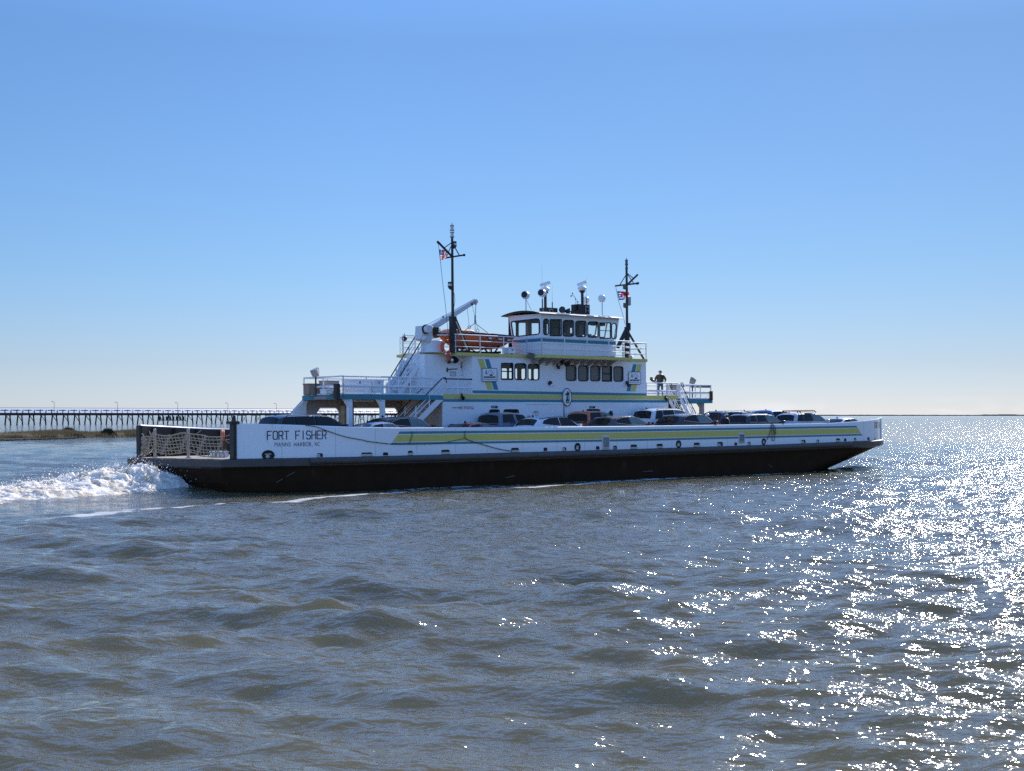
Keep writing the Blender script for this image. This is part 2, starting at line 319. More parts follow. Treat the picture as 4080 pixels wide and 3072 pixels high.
def name_words(s0, z0, W_, h, th):
    for wd, a in (('FORT', 0), ('FISHER', 5)): mb = MB(); cw = W_/10.75; glyphs(mb, wd, s0+a*cw, z0, cw*(len(wd)-.25), h, fn, th); fp(mb, 'ship_name_lettering', NAVY, nb)
name_words(s0, z0, (s1-s0)*1.0, .37, .045)
s0, z0 = PB('H', 415, 1015); s1, _ = PB('H', 1210, 1005)
for wd, a, b in (('MANNS', 0, .345), ('HARBOR,', .415, .83), ('NC', .885, 1.0)): mb = MB(); text_add(mb, wd, s0+(s1-s0)*a, z0-(.035 if ',' in wd else 0), (s1-s0)*(b-a), .19+(.035 if ',' in wd else 0), fn, 1.12, 0); fp(mb, 'home_port_lettering', NAVY, nb)
mb = MB(); name_words(48.9, 2.72, 2.9, .36, .045)
SEAM = mat('seam_grey', (.50,.50,.50), .5, var=.3)
for i in range(21):
    s = 1.9+i*2.36+.15*math.sin(i*2.1); mb = MB(); mb.grid([[(s-.009, inset(s)-.004, zd(s)+.02), (s+.009, inset(s)-.004, zd(s)+.02)], [(s-.009, inset(s)-.004, zt(s)-.02), (s+.009, inset(s)-.004, zt(s)-.02)]]); fp(mb, 'plate_seam', SEAM, nb)
SCR = mat('scrape_grey', (.13,.11,.10), .8, var=.4)
for (x0, y0), (x1, y1) in (((1100,1924),(1125,1910)), ((1140,1900),(1172,1883)), ((700,1860),(800,1866)), ((2010,1905),(2050,1898)), ((2560,1880),(2600,1878)), ((3060,1850),(3074,1862))):
    (sa_, za_), (sb_, zb_) = PB('S', x0, y0, -.05), PB('S', x1, y1, -.05); mb = MB(); mb.add([(sa_, inset(sa_)-.075, za_), (sb_, inset(sb_)-.075, zb_), (sb_, inset(sb_)-.075, zb_+.05), (sa_, inset(sa_)-.075, za_+.025)], [(0,1,2,3)]); fp(mb, 'hull_scrape', SCR, hull)
# freeing ports (dark slot with pale lip) and round fairleads along the deck edge
for k, x, y, wd, ht, lip in (('H',1210,1172,80,70,1),('H',2040,1145,165,42,2),('C',1205,1137,48,42,0),('C',1478,1113,46,30,2),('C',1865,1102,84,30,2),
        ('D',795,1236,88,36,2),('D',1177,1232,38,36,0),('D',1414,1228,42,34,1),('D',1836,1220,36,46,0),('D',2050,1212,36,40,1),
        ('E',165,1276,44,40,1),('E',415,1258,76,34,2),('E',760,1248,72,34,2),('E',1252,1233,70,34,2),('E',1562,1224,64,36,1),('E',1770,1230,28,36,0),('E',1945,1224,34,36,1),
        ('F',830,716,42,30,1),('F',988,713,22,30,1),('F',1213,694,36,18,2),('F',1292,699,20,30,0),('F',1400,690,20,22,2),('F',1548,687,28,30,0),('F',1622,685,12,26,1)):
    t_ = inset(PB(k, x, y)[0])
    s, z = P(k, x, y, t_); w_ = abs(P(k, x+wd/2, y, t_)[0]-P(k, x-wd/2, y, t_)[0]); h = abs(P(k, x, y+ht/2, t_)[1]-P(k, x, y-ht/2, t_)[1])
    zb = zd(s)+.03; ztp = z+h/2
    ti = lambda ss: inset(ss)
    f3 = lambda p, zz, d: (p, inset(p)-d, zz)
    mb = MB(); a, b = s-w_/2, s+w_/2
    mb.plate([(a, zb), (b, zb), (b, ztp-.06), (b-.06, ztp), (a+.06, ztp), (a, ztp-.06)], a=.004, b=.012, f=f3, mi=0)
    mb.tube([f3(a, zb, .01), f3(a, ztp-.03, .01), f3(a+.05, ztp, .01), f3(b-.05, ztp, .01), f3(b, ztp-.03, .01), f3(b, zb, .01)], .018, n=5, mi=0)
    if lip == 2: mb.plate([(a-.02, zb-.02), (b+.02, zb-.02), (b+.02, zb+.09), (a-.02, zb+.09)], a=.012, b=.05, f=f3, mi=1)
    if lip == 1: mb.plate([(a-.02, zb-.02), (a+w_*.55, zb-.02), (a+w_*.45, zb+.13), (a-.02, zb+.13)], a=.012, b=.05, f=f3, mi=1)
    fp(mb, 'freeing_port', [BLKR, mat('worn_cream', (.55,.5,.42), .6, var=.2)], nb)
for k, x, y, rx in (('H',300,1165,92),('D',1581,1205,38),('E',1010,1232,34),('F',393,718,22)):
    t_ = inset(PB(k, x, y)[0]); s, z = P(k, x, y, t_); r = abs(P(k, x+rx, y, t_)[0]-s)*.86; h = max(.14, min(.2, r))
    mb = MB(); ring = [(s+r*math.cos(a), z+h*math.sin(a)) for a in np.linspace(0, 2*math.pi, 20)]
    f3 = lambda p, zz, d: (p, inset(p)-d, zz)
    mb.tube([f3(p, zz, .02) for p, zz in ring], .034, n=6)
    mb.plate(ring[:-1], a=.0, b=.008, f=f3)
    mb.tube([f3(s-r*.6, z+h*.2, .03), f3(s+r*.5, z+h*.25, .03)], .025, n=5, mi=1); mb.ball((s-r*.1, t_-.02, z-h*.35), h*.45, 1.3, .6, 1, n=8, k=5, mi=1)
    fp(mb, 'fairlead', [BLKR, mat('worn_cream', (.55,.5,.42), .6)], nb)
# recessed boarding ladders
for k, x0, y0, x1, y1 in (('D',1890,1055,1983,1232),('F',114,618,182,735)):
    a, ztp = P(k, x0, y0, 0); b, zb = P(k, x1, y1, 0)
    mb = MB(); mb.plate([(a,zb),(b,zb),(b,ztp-.08),(b-.06,ztp),(a+.06,ztp),(a,ztp-.08)], a=-.01, b=-.035)
    for i in range(8):
        z = zb+(ztp-zb)*(.1+.1*i); mb.tube([(a+.07,-.06,z),(b-.07,-.06,z)], .013, n=5, mi=1)
    for i in range(5): sx = a+.1+(b-a-.2)*i/4; mb.tube([(sx,-.055,zb+.15),(sx,-.055,zb+(ztp-zb)*.82)], .01, n=4, mi=1)
    mb.plate([(a+.07,ztp-.16),(b-.07,ztp-.16),(b-.07,ztp-.12),(a+.07,ztp-.12)], a=-.035, b=-.045, mi=1)
    fp(mb, 'boarding_ladder', [mat('ladder_plate', (.62,.62,.6), .5), mat('ladder_steel', (.16,.18,.2), .5)], nb)

# ---------------------------------------------------------------- superstructure
TN, TF = 4.7, 8.3
def ppoly(k, pts, t): return [P(k, x, y, t) for x, y in pts]
zpd = P('C', 900, 478, TN)[1]      # passenger deck height
zbd = P('B', 1000, 1150, 3.75)[1]  # bridge deck height
sA, _ = P('A', 1700, 1215, TN)      # aft end of near lower wall
sB, _ = P('E', 876, 700, TN)        # fore end of near lower wall
sCa, _ = P('D', 262, 500, TN); sCf, _ = P('E', 580, 300, TN)   # cabin aft / fore ends
sP0, _ = P('C', 740, 478, TN)       # aft edge of passenger deck
print('heights', zpd, zbd, sA, sB, sCa, sCf, sP0)
lower = []
# lower house (machinery casing) walls
mb = MB(); zlw = zpd-.12
hol = [[P('D', x, y, TN) for x, y in rr(475, 737, 597, 850, 18)], [P('D', x, y, TN) for x, y in rr(655, 735, 838, 905, 22)], [P('D', x, y, TN) for x, y in rr(1698, 732, 1862, 840, 20)]]
mb.plate([(sA, zd(sA)), (sB, zd(sB)), (sB, zpd), (sA, zpd)], hol, TN, TN+.08)
casing = fp(mb, 'lower_deckhouse', WHITE); casing['label'] = 'lower deckhouse wall behind the cars'
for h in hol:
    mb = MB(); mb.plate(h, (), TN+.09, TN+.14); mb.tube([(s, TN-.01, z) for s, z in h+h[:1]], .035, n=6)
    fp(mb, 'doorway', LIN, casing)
mb = MB(); mb.box(sA, sA+.08, TN+.08, TF, zd(sA), zpd-.06); mb.box(sB-.08, sB, TN+.08, TF, zd(sB), zpd-.06); mb.plate([(sA+.09, zd(sA)), (sB-.09, zd(sB)), (sB-.09, zpd-.06), (sA+.09, zpd-.06)], (), TF-.1, TF-.02)
fp(mb, 'deckhouse_end_wall', TAUPE, casing)
# sliding door panel + round vent
mb = MB(); x0, zz0 = P('D', 1196, 900, TN); x1, zz1 = P('D', 1410, 668, TN)
mb.plate([(x0,zz0),(x1,zz0),(x1,zz1),(x0,zz1)], (), TN-.03, TN-.004); mb.box(P('D',1398,700,TN)[0], x1+.02, TN-.05, TN-.02, zz0, zz1+.02, 1); mb.box(P('D',930,660,TN)[0], x1+.05, TN-.045, TN-.02, zz1+.01, zz1+.06, 0)
fp(mb, 'sliding_door', [WHITE, GREY], casing)
s, z = P('D', 1997, 795, TN); mb = MB(); mb.torus((s, TN-.02, z), .26, .05, n=24); mb.plate([(s+.24*math.cos(a), z+.24*math.sin(a)) for a in np.linspace(0, 6.0, 18)], (), TN-.004, TN-.01, mi=1); fp(mb, 'round_vent', [WHITE, BLKR], casing, smooth=True)
s, z = P('A', 1800, 1308, TN); mb = MB(); mb.box(s, s+.7, TN-.05, TN-.003, z-.015, z+.015); fp(mb, 'wall_bracket', GREY, casing)
fw = lambda off: (lambda s, z: (s, TN-off, z))
s, z = P('D', 92, 728, TN); s1, _ = P('D', 276, 722, TN); mb = MB(); text_add(mb, 'NO SMOKING', s, z, s1-s, .17, fw(.006), 1.05, 0)
o = fp(mb, 'no_smoking_lettering', REDL, casing)
for k, x0, y0, x1, y1, rows in (('D',497,684,576,715,2),('D',1732,688,1802,716,2)):
    a, zb = P(k, x0, y1, TN); b, zt_ = P(k, x1, y0, TN); mb = MB(); mb.plate([(a,zb),(b,zb),(b,zt_),(a,zt_)], (), TN-.02, TN-.003)
    for i in range(2):
        text_add(mb, ['PASSENGER', 'LOUNGE'][i], a+.03, zb+(zt_-zb)*(.56-.45*i), (b-a)*(.72 if i == 0 else .5), (zt_-zb)*.3, fw(.024), mi=1)
    fp(mb, 'direction_sign', [NAVY, WHITE], casing)
for x0, y0, x1, wtxt, m_ in ((1036, 766, 1085, 'SAFETY', NAVY), (1018, 782, 1103, 'EQUIPMENT', NAVY), (1040, 808, 1085, 'DECK', REDL)):
    a, z = P('D', x0, y0, TN); b, _ = P('D', x1, y0, TN); mb = MB(); text_add(mb, wtxt, a, z, b-a, .085, fw(.006), 1.05, 0); fp(mb, 'wall_lettering', m_, casing)

# passenger deck slab and its painted edge
sP1 = P('E', 1000, 630, TN)[0]; sQ1, _ = P('E', 1455, 640, 6.4)
mb = MB()
def slab(mb, pts, z0, z1, mi=0): mb.plate(pts, (), z0, z1, f=lambda p, y, d: (p, y, d), mi=mi)
slab(mb, [(sP0, TN), (sP1, TN), (sP1, 6.4), (sQ1, 6.4), (sQ1, TF+.9), (sP0-.0, TF)], zpd-.06, zpd)
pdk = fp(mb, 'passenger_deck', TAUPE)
te = P('C', 740, 525, TN)[1]
mb = MB(); mb.box(sP0-.02, sA, TN-.03, TN, te, zpd+.02); mb.box(sP0-.03, sP0, TN-.03, TF, te, zpd+.02); mb.box(sP0, sA, TF, TF+.03, te, zpd+.02)
fp(mb, 'deck_edge_beam', TEAL, pdk); mb = MB()
mb.box(sP1+.02, sQ1, 6.37, 6.4, te-.02, zpd+.02); mb.box(sQ1, sQ1+.03, 6.37, TF+.9, te-.02, zpd+.02)
fp(mb, 'deck_edge_beam', TEAL, pdk)
mb = MB()
for i in range(11): s = sP0+.5+i*(sA-sP0-.6)/10; mb.box(s-.03, s+.03, TN+.02, TF-.02, te+.02, zpd-.07)
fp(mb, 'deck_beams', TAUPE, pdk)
# painted bands on the wall: teal / yellow / teal
def band(k, x0, y0, x1, y1, h0, t, sa=None, sb=None):   # top edge through two px points, thickness m
    (a, za), (b, zb) = P(k, x0, y0, t), P(k, x1, y1, t); f = lambda s: za+(zb-za)*(s-a)/(b-a)
    a2 = sa if sa is not None else a; b2 = sb if sb is not None else b
    mb = MB(); mb.plate([(a2, f(a2)-h0), (b2, f(b2)-h0), (b2, f(b2)), (a2, f(a2))], (), t-.012, t-.003); return mb
zc = zpd
fp(band('D', 265, 490, 1375, 510, .155, TN, sCa, sCf), 'painted_stripe', TEAL, casing)
fp(band('D', 265, 540, 1375, 548, .235, TN-.012, sA, sP1), 'painted_stripe', YEL, casing)
fp(band('D', 265, 602, 1375, 608, .145, TN, sA, sB), 'painted_stripe', TEAL, casing)

# passenger cabin
s_, zcb = P('D', 262, 520, TN); zct = zbd-.16
HOLn = []
wins = [('B', 270,1237,396,1415, 4, 1), ('B', 418,1241,542,1417, 26, 0), ('B', 564,1246,685,1420, 26, 0),
        ('B', 983,1262,1093,1428, 24, 0), ('B', 1118,1264,1226,1432, 24, 0), ('B', 1251,1267,1357,1432, 24, 0), ('B', 1380,1270,1485,1435, 4, 1), ('B', 1507,1275,1610,1436, 24, 0)]
for k, a, b, c, d, r, sl_ in wins: HOLn.append([P(k, x, y, TN) for x, y in rr(a, b, c, d, r)])
mb = MB(); mb.plate([(sCa, zpd), (sCf, zpd), (sCf, zct+.1), (sCa, zct)], HOLn, TN, TN+.1); cabin = fp(mb, 'passenger_cabin', WHITE)
for (k, a, b, c, d, r, sl_), h in zip(wins, HOLn):
    mb = MB(); mb.tube([(s, TN-.012, z) for s, z in h+h[:1]], .028, n=6); mb.tube([(s, TN+.05, z) for s, z in h+h[:1]], .02, n=4)
    if sl_:
        (sa, z1), (sb, z0) = P(k, a, b, TN), P(k, c, d, TN); zm = (z0+z1)/2
        mb.box(sa, sb, TN+.0, TN+.05, zm-.03, zm+.03); mb.box(sa, sb, TN-.02, TN+.03, z0-.03, z0+.05); mb.box(sb-.05, sb, TN, TN+.05, z0, z1)
    wf = fp(mb, 'window_frame', BLKR, cabin)
    mb = MB(); mb.add([(s, TN+.058, z) for s, z in h], [tuple(range(len(h)))]); fp(mb, 'pane', GLS if k == 'B' and a < 700 else WGL, wf)
# far cabin wall, seen through the three aft windows: its own openings
far = [rr(262,1293,340,1412,14), rr(356,1293,396,1412,10), rr(398,1296,452,1412,10), rr(492,1298,562,1412,14), rr(564,1300,606,1415,10), rr(628,1300,700,1415,14)]
fh = [[P('B', x, y, TF-.1) for x, y in h] for h in far]
smin = min(p[0] for h in fh for p in h)
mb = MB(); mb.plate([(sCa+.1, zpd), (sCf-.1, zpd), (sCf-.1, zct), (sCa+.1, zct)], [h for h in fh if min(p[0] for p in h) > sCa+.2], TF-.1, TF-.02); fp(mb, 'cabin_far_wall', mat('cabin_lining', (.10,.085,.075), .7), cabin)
mb = MB(); mb.box(sCf-.1, sCf, TN+.1, TF, zpd, zct); fp(mb, 'cabin_bulkhead', WHITE, cabin); mb = MB()
mb.box(sCa, sCa+.08, TN+.1, TF-.1, zpd, zct)
fp(mb, 'cabin_bulkhead', WHITE, cabin)
# diagonal stripes at both cabin ends
for k, pts, m_ in (('B', [(8,1188),(68,1188),(178,1528),(118,1528)], YEL), ('B', [(86,1190),(132,1192),(236,1528),(188,1528)], TEAL),
                   ('B', [(1722,1248),(1760,1248),(1690,1545),(1648,1545)], TEAL), ('B', [(1772,1250),(1816,1250),(1745,1547),(1698,1547)], YEL)):
    mb = MB(); mb.plate(ppoly(k, pts, TN), (), TN-.012, TN-.003); fp(mb, 'painted_stripe', m_, cabin)
# two framed company sign boards: lighthouse, ferry outline and a line of lettering
for k, x0, y0, x1, y1, tx in (('B', 57,1293,220,1437, 'North Carolina Ferry System'), ('B', 1672,1333,1804,1468, 'North Carolina Ferry System')):
    mb = MB(); bd = [P(k, x, y, TN-.05) for x, y in rr(x0, y0, x1, y1, 8)]; mb.plate(bd, (), TN-.06, TN-.03, mi=0); mb.tube([(s, TN-.06, z) for s, z in bd+bd[:1]], .016, n=5, mi=1)
    g2 = lambda u, v: P(k, x0+(x1-x0)*u, y0+(y1-y0)*v, TN-.062)
    pp = lambda L_: mb.plate([g2(u, v) for u, v in L_], (), TN-.068, TN-.062, mi=1)
    pp([(.24,.44),(.32,.44),(.3,.2),(.27,.13),(.25,.2)])                     # lighthouse
    pp([(.08,.62),(.93,.62),(.88,.72),(.14,.72)])                            # hull
    arc = [g2(.36+.42*i/10, .45-.3*math.sin(math.pi*i/10)) for i in range(11)]; mb.tube([(s, TN-.065, z) for s, z in arc], .009, n=4, mi=1)
    pp([(.5,.5),(.72,.5),(.72,.57),(.5,.57)]); pp([(.58,.4),(.66,.4),(.66,.5),(.58,.5)])
    a, z = g2(.07, .9); b, _ = g2(.93, .9); text_add(mb, tx, a, z, b-a, .1, lambda s, z: (s, TN-.07, z), mi=1)
    fp(mb, 'sign_board', [WHITE, NAVY], cabin)
# oval emblem over the stripes
s, z = P('D', 1447, 577, TN-.05); mb = MB(); el = [(s+.36*math.cos(a), z+.51*math.sin(a)) for a in np.linspace(0, 2*math.pi, 33)[:-1]]
mb.plate(el, (), TN-.09, TN-.04); mb.tube([(p, TN-.09, zz) for p, zz in el+el[:1]], .022, n=5, mi=1)
em = lambda pts, mi: mb.plate([(s+.62*(u-.5), z+.9*(.5-v)) for u, v in pts], (), TN-.1, TN-.092, mi=mi)
em([(.36,.88),(.78,.88),(.78,.16),(.5,.1),(.4,.26),(.2,.3),(.28,.36),(.46,.38),(.42,.55),(.32,.72)], 1)
for pts in ([(.5,.2),(.72,.2),(.72,.12),(.52,.13)], [(.54,.36),(.72,.36),(.74,.62),(.58,.66)], [(.44,.74),(.72,.74),(.72,.84),(.42,.84)]):
    mb.plate([(s+.62*(u-.5), z+.9*(.5-v)) for u, v in pts], (), TN-.104, TN-.1, mi=2)
em2 = fp(mb, 'oval_emblem', [WHITE, NAVY, mat('emblem_green', (.35,.5,.25), .5)], cabin)

# recessed aft bay of the passenger level (door, axe, notices) and aft stair house
TR = 5.5
sR0 = P('A', 1500, 900, TR)[0]; sR1 = sCa+.25
mb = MB(); dh = [P('A', x, y, TR) for x, y in rr(1895, 805, 1963, 960, 3)]
mb.plate([(sR0, zpd), (sR1, zpd), (sR1, zbd-.1), (sR0, zbd-.1)], [dh], TR, TR+.08); mb.box(sCa-.02, sCa+.06, TN+.001, TR, zpd, zct-.001)
fp(mb, 'stair_house', WHITE, cabin)
mb = MB(); ds0, dz0 = P('A', 1880, 1160, TR); ds1, dz1 = P('A', 1985, 775, TR); mb.tube([(ds0,TR-.01,zpd),(ds0,TR-.01,dz1),(ds1,TR-.01,dz1),(ds1,TR-.01,zpd)], .02, n=4)
door = fp(mb, 'cabin_door', RAILW, cabin)
mb = MB(); mb.plate(dh, (), TR+.06, TR+.065); mb.plate([P('A', x, y, TR) for x, y in ((1900,876),(1963,876),(1963,958),(1900,958))], (), TR+.03, TR+.04, mi=1); fp(mb, 'door_window', [TGL, WHITE], door)
mb = MB(); ax = [P('A', x, y, TR) for x, y in ((1738,880),(1745,866),(1752,884),(1858,880),(1856,889),(1752,896),(1750,918),(1738,918))]; mb.plate(ax, (), TR-.04, TR-.01); fp(mb, 'fire_axe', mat('axe_brown', (.05,.025,.02), .5), cabin)
mb = MB(); bx = [P('A', x, y, TR) for x, y in ((1778,916),(1838,918),(1838,962),(1778,960))]; mb.plate(bx, (), TR-.02, TR-.004); mb.tube([(s, TR-.022, z) for s, z in bx+bx[:1]], .01, n=4, mi=1)
for i in range(3): a, z = P('A', 1786, 930+12*i, TR); text_add(mb, ['FIRE', 'STATION', 'AXE'][i], a, z, .33, .045, lambda s, z: (s, TR-.024, z), mi=1)
fp(mb, 'notice_plate', [WHITE, NAVY], cabin)
# floodlight fittings under the bridge deck and on the wall
for k, x, y, t, sc in (('A',1775,785,TR-.15,.16),('A',1832,778,TR-.2,.24),('B',935,1222,TN-.25,.13),('B',985,1232,TN-.35,.24),('B',893,1275,TN-.1,.12),('B',1662,1468,TN-.15,.14),('B',1935,1425,5.9,.16),('A',1915,1195,TN-.1,.14),('E',845,627,TN-.1,.14)):
    s, z = P(k, x, y, t); mb = MB(); mb.cyl((s, t+.12, z+.06), (s, t-.02, z), sc*.4, sc*.6, n=10); mb.cyl((s, t-.02, z), (s-.05, t-.12, z-.08), sc*.6, sc*.75, n=10); mb.box(s-.02, s+.02, t, t+.2, z, z+.2)
    fp(mb, 'deck_floodlight', DARK, cabin, smooth=True)
s, z = P('B', 818, 1474, TN-.1); mb = MB(); mb.ball((s-.05, TN-.08, z+.1), .13, mi=0); mb.ball((s, TN-.12, z), .09, mi=1); fp(mb, 'wall_lamp', [DARK, mat('lamp_glass', (.9,.9,.85), .15)], cabin, smooth=True)

# near aft stair flight from car deck to passenger deck
def stair(name, s0, z0, s1, z1, ta, tb, n, parent=ferry, rail_h=.95, cap=True, closed=False):
    root = None; sl = (z1-z0)/(s1-s0); nn = Vector((-(z1-z0), s1-s0)).normalized()
    mb = MB()
    for t in (ta, tb): mb.plate([(s0, z0-.16), (s0, z0+.2), (s1, z1+.14), (s1, z1-.26)] , (), t, t+.04)
    for i in range(n):
        u = (i+.5)/n; s = s0+(s1-s0)*u; z = z0+(z1-z0)*u; mb.box(s-.13, s+.13, min(ta, tb)+.03, max(ta, tb)+.005, z-.02, z+.015)
    root = fp(mb, name, WHITE, parent)
    for t in (ta, tb):
        mb = MB(); tt = t+.02
        for i in range(5):
            u = i/4; s = s0+(s1-s0)*u; z = z0+(z1-z0)*u; mb.cyl((s, tt, z), (s, tt, z+rail_h), .036, n=6)
        for hgt in (.45, .7): mb.tube([(s0, tt, z0+hgt), (s1, tt, z1+hgt)], .028, n=5)
        mb.tube([(s0, tt, z0+rail_h), (s1, tt, z1+rail_h), (s1+.22, tt, z1+rail_h+.02), (s1+.3, tt, z1+rail_h-.25)], .032, n=6, mi=1)
        fp(mb, 'stair_rail', [RAILW, DARK], root)
    return root
zdk = zd(10)
sa, za = P('C', 1842, 520, TN); 
stair('deck_stair', sa-3.75, zdk+.1, sa-.05, zpd, TN-.02, TN+.88, 11)
mb = MB(); a, z = P('C', 1690, 690, TN-.05); 
# upper aft stair from passenger deck to bridge deck
ua, uza = P('A', 1275, 1160, 6.0); ub, uzb = P('A', 1448, 760, 6.0)
ust = stair('bridge_stair', ua-.35, zpd, ub+.35, zbd, 6.0, 6.8, 10)
mb = MB(); mb.plate([P('A', x, y, 6.95) for x, y in ((1245,790),(1500,790),(1500,1175),(1080,1175),(1080,1050),(1190,960))], (), 6.95, 7.05); mb.box(sR0-.02, sR0+.05, TR+.08, 7.0, zpd, zbd-.1); fp(mb, 'stair_casing', WHITE)
# fore stair (far side slanted stringers)
fa, fza = P('E', 1035, 600, TN+.1); fb_, _ = P('E', 1320, 830, TN+.1)
st2 = stair('deck_stair', fb_+.1, zd(fb_)+.1, fa, zpd, TN+.05, TN+1.0, 11)
fa2, _ = P('E', 890, 655, 6.6); fb2, _ = P('E', 1040, 830, 6.6)
mb = MB(); 
for i in range(7): u = (i+.5)/8; s = fa2+(fb2+.8-fa2)*u; z = zpd-.1-(zpd-.1-zd(s))*u; mb.box(s-.12, s+.12, 5.9, 7.3, z-.02, z+.02)
mb.tube([(fa2, 5.9, zpd-.1), (fb2+.8, 5.9, zd(fb2))], .05); mb.tube([(fa2+.3, 7.3, zpd-.1), (fb2+1.0, 7.3, zd(fb2))], .05); mb.box(fa2-.2, fa2+2.0, 7.4, 7.45, zd(fb2)+1.2, zpd-.1)
fp(mb, 'engine_room_ladder', DARK)

# stern support structure: far casing with arched openings, near columns
far_out = [(172,672),(296,537),(1700,537),(1700,990),(172,990)]
hl = [[(455,672),(487,624),(668,624),(697,660),(697,985),(455,985)], [(798,640),(808,624),(1318,624),(1345,665),(1345,985),(798,985)], [(1415,624),(1500,624),(1500,985),(1415,985)]]
mb = MB(); mb.plate(ppoly('C', far_out, TF-.1), [ppoly('C', h, TF-.1) for h in hl], TF-.1, TF+.0)
mb.box(*[P('C', 695, 700, TF)[0], P('C', 797, 700, TF)[0]], TF-.5, TF-.11, zd(3), zpd-.5)
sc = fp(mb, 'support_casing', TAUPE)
mb = MB(); e = [P('C', x, y, TF-.16) for x, y in ((172,680),(296,545),(350,545),(328,590),(328,990),(172,990))]; mb.plate(e, (), TF-.22, TF-.12); fp(mb, 'end_brace', WHITE, sc)
for x in (812, 1172):
    s, z = P('C', x, 560, TN+.1); mb = MB(); mb.box(s-.11, s+.11, TN+.02, TN+.24, zd(s), te); mb.plate([(s-.1, te-.45), (s-.1, te), (s-.42, te)], (), TN+.08, TN+.16); fp(mb, 'column', WHITE)
s, z = P('C', 812, 700, TN+.1); mb = MB(); mb.box(s-.05, s+.2, TN+.5, TN+.8, zd(s), zd(s)+2.1); fp(mb, 'column', mat('rusty_post', (.36,.21,.08), .8, var=.4))
s, z = P('E', 1337, 700, 6.6); mb = MB(); mb.box(s-.12, s+.12, 6.6, 6.84, zd(s), te); mb.plate([(s-.1, te-.45), (s-.1, te), (s-.55, te)], (), 6.66, 6.74); fp(mb, 'column', TAUPE)
s, z = P('C', 975, 525, 6); mb = MB(); mb.box(s-.6, s+.6, 6, 6.15, te-.1, te); fp(mb, 'ceiling_light', WHITE)

# railings
def rail(pts, h, nr, step=1.4, cap=None, r=.022, m=RAILW, name='railing', parent=ferry, mesh=False):
    mb = MB(); top = 1 if cap else 0
    for a, b in zip(pts[:-1], pts[1:]):
        a = Vector(a); b = Vector(b); n = max(1, round((b-a).length/step)); U = Vector((0, 0, 1))
        for i in range(n+1): p = a+(b-a)*i/n; mb.cyl(p, p+U*h, r*1.15, n=6)
        for k in range(nr): zz = h*(k+1)/nr; mb.cyl(a+U*zz, b+U*zz, r*(1.2 if k == nr-1 else .85), n=6, mi=top if k == nr-1 else 0)
        if mesh: mb.cyl(a+U*h*.46, b+U*h*.46, r*1.3, n=6); mb.cyl(a+U*.06, b+U*.06, r, n=6)
    return fp(mb, name, [m, DARK], parent)
hr = P('C', 740, 272, TN)[1]-zpd
mb = MB()
pr = rail([(sP0+.03, TF-.1, zpd), (sP0+.03, TN+.03, zpd), (P('C',1720,300,TN)[0], TN+.03, zpd)], hr, 2, 1.5, r=.035, mesh=True)
rail([(sP0+.03, TF-.1, zpd), (sR0, TF-.1, zpd)], hr, 2, 1.5, r=.03)
rail([(P('C',1850,300,TN)[0], TN+.03, zpd), (P('C',2165,300,TN)[0], TN+.03, zpd)], hr*.97, 2, .9, cap=1, r=.03, mesh=True)
rail([(sCf+.05, TN+.03, zpd), (P('E',1000,500,TN)[0], TN+.03, zpd)], hr, 2, .95, r=.035, mesh=True)
rail([(P('E',1010,500,6.5)[0], 6.45, zpd), (sQ1-.05, 6.45, zpd), (sQ1-.05, TF+.8, zpd), (sCf+.3, TF+.8, zpd)], hr, 2, 1.2, r=.035, mesh=True)
# wire mesh infill of the rails (translucent pale lattice built as thin wires)
mb = MB()
a0, a1 = sP0+.05, P('C',1720,300,TN)[0]
for i in range(int((a1-a0)/.16)): s = a0+i*.16; mb.box(s-.004, s+.004, TN+.03, TN+.038, zpd+.06, zpd+hr*.95)
for i in range(6): z = zpd+.1+i*hr*.15; mb.box(a0, a1, TN+.03, TN+.038, z-.004, z+.004)
b0, b1 = sCf+.05, P('E',1000,500,TN)[0]
for i in range(int((b1-b0)/.12)): s = b0+i*.12; mb.box(s-.01, s+.01, TN+.03, TN+.04, zpd+.06, zpd+hr*.5)
c0, c1 = b1, sQ1-.1
for i in range(int((c1-c0)/.12)): s = c0+i*.12; mb.box(s-.008, s+.008, 6.44, 6.455, zpd+.06, zpd+hr*.5)
fp(mb, 'rail_mesh', RAILW, pr)
s0_, z0_ = P('E', 1170, 435, TF+.75); s1_, z1_ = P('E', 1430, 485, TF+.75); mb = MB(); mb.box(s0_, s1_, TF+.7, TF+.76, z1_, z0_); fp(mb, 'rail_board', mat('board_brown', (.22,.17,.12), .7))
# ---------------------------------------------------------------- bridge deck
TB = 3.75
sw0, _ = P('B', 706, 1150, 4.05); sw1, _ = P('B', 1530, 1165, 4.05)
sb0, _ = P('B', 715, 1150, TB); sb1, _ = P('B', 1703, 1190, TB)
def sx(k, x, t): return P(k, x, 1000, t)[0]
sbe = sx('B', 1878, 4.6)
edge = [(sx('A', 1240, 8.2), 8.2), (sx('A', 1262, 7.2), 7.2), (sx('A', 1400, 7.0), 7.0), (sx('A', 1490, 6.0), 6.0), (sx('A', 1790, 5.2), 5.2), (sx('A', 1870, 4.6), 4.6), (sx('B', 560, 4.6), 4.6), (sb0, TB), (sb1, TB), (sb1+.25, 4.6), (sbe, 4.6), (sbe, 8.6), (sx("A", 1240, 8.2), 8.6)]
mb = MB(); slab(mb, edge, zbd-.15, zbd); bdk = fp(mb, 'bridge_deck', YEL); bdk['label'] = 'bridge deck with yellow edge'
mb = MB(); slab(mb, [(a+.05 if i < 3 else a, b+.06) for i, (a, b) in enumerate(edge[:11])]+[(sbe-.05, 8.5), (edge[0][0]+.1, 8.5)], zbd-.17, zbd-.152); fp(mb, 'deck_soffit', WHITE, bdk)
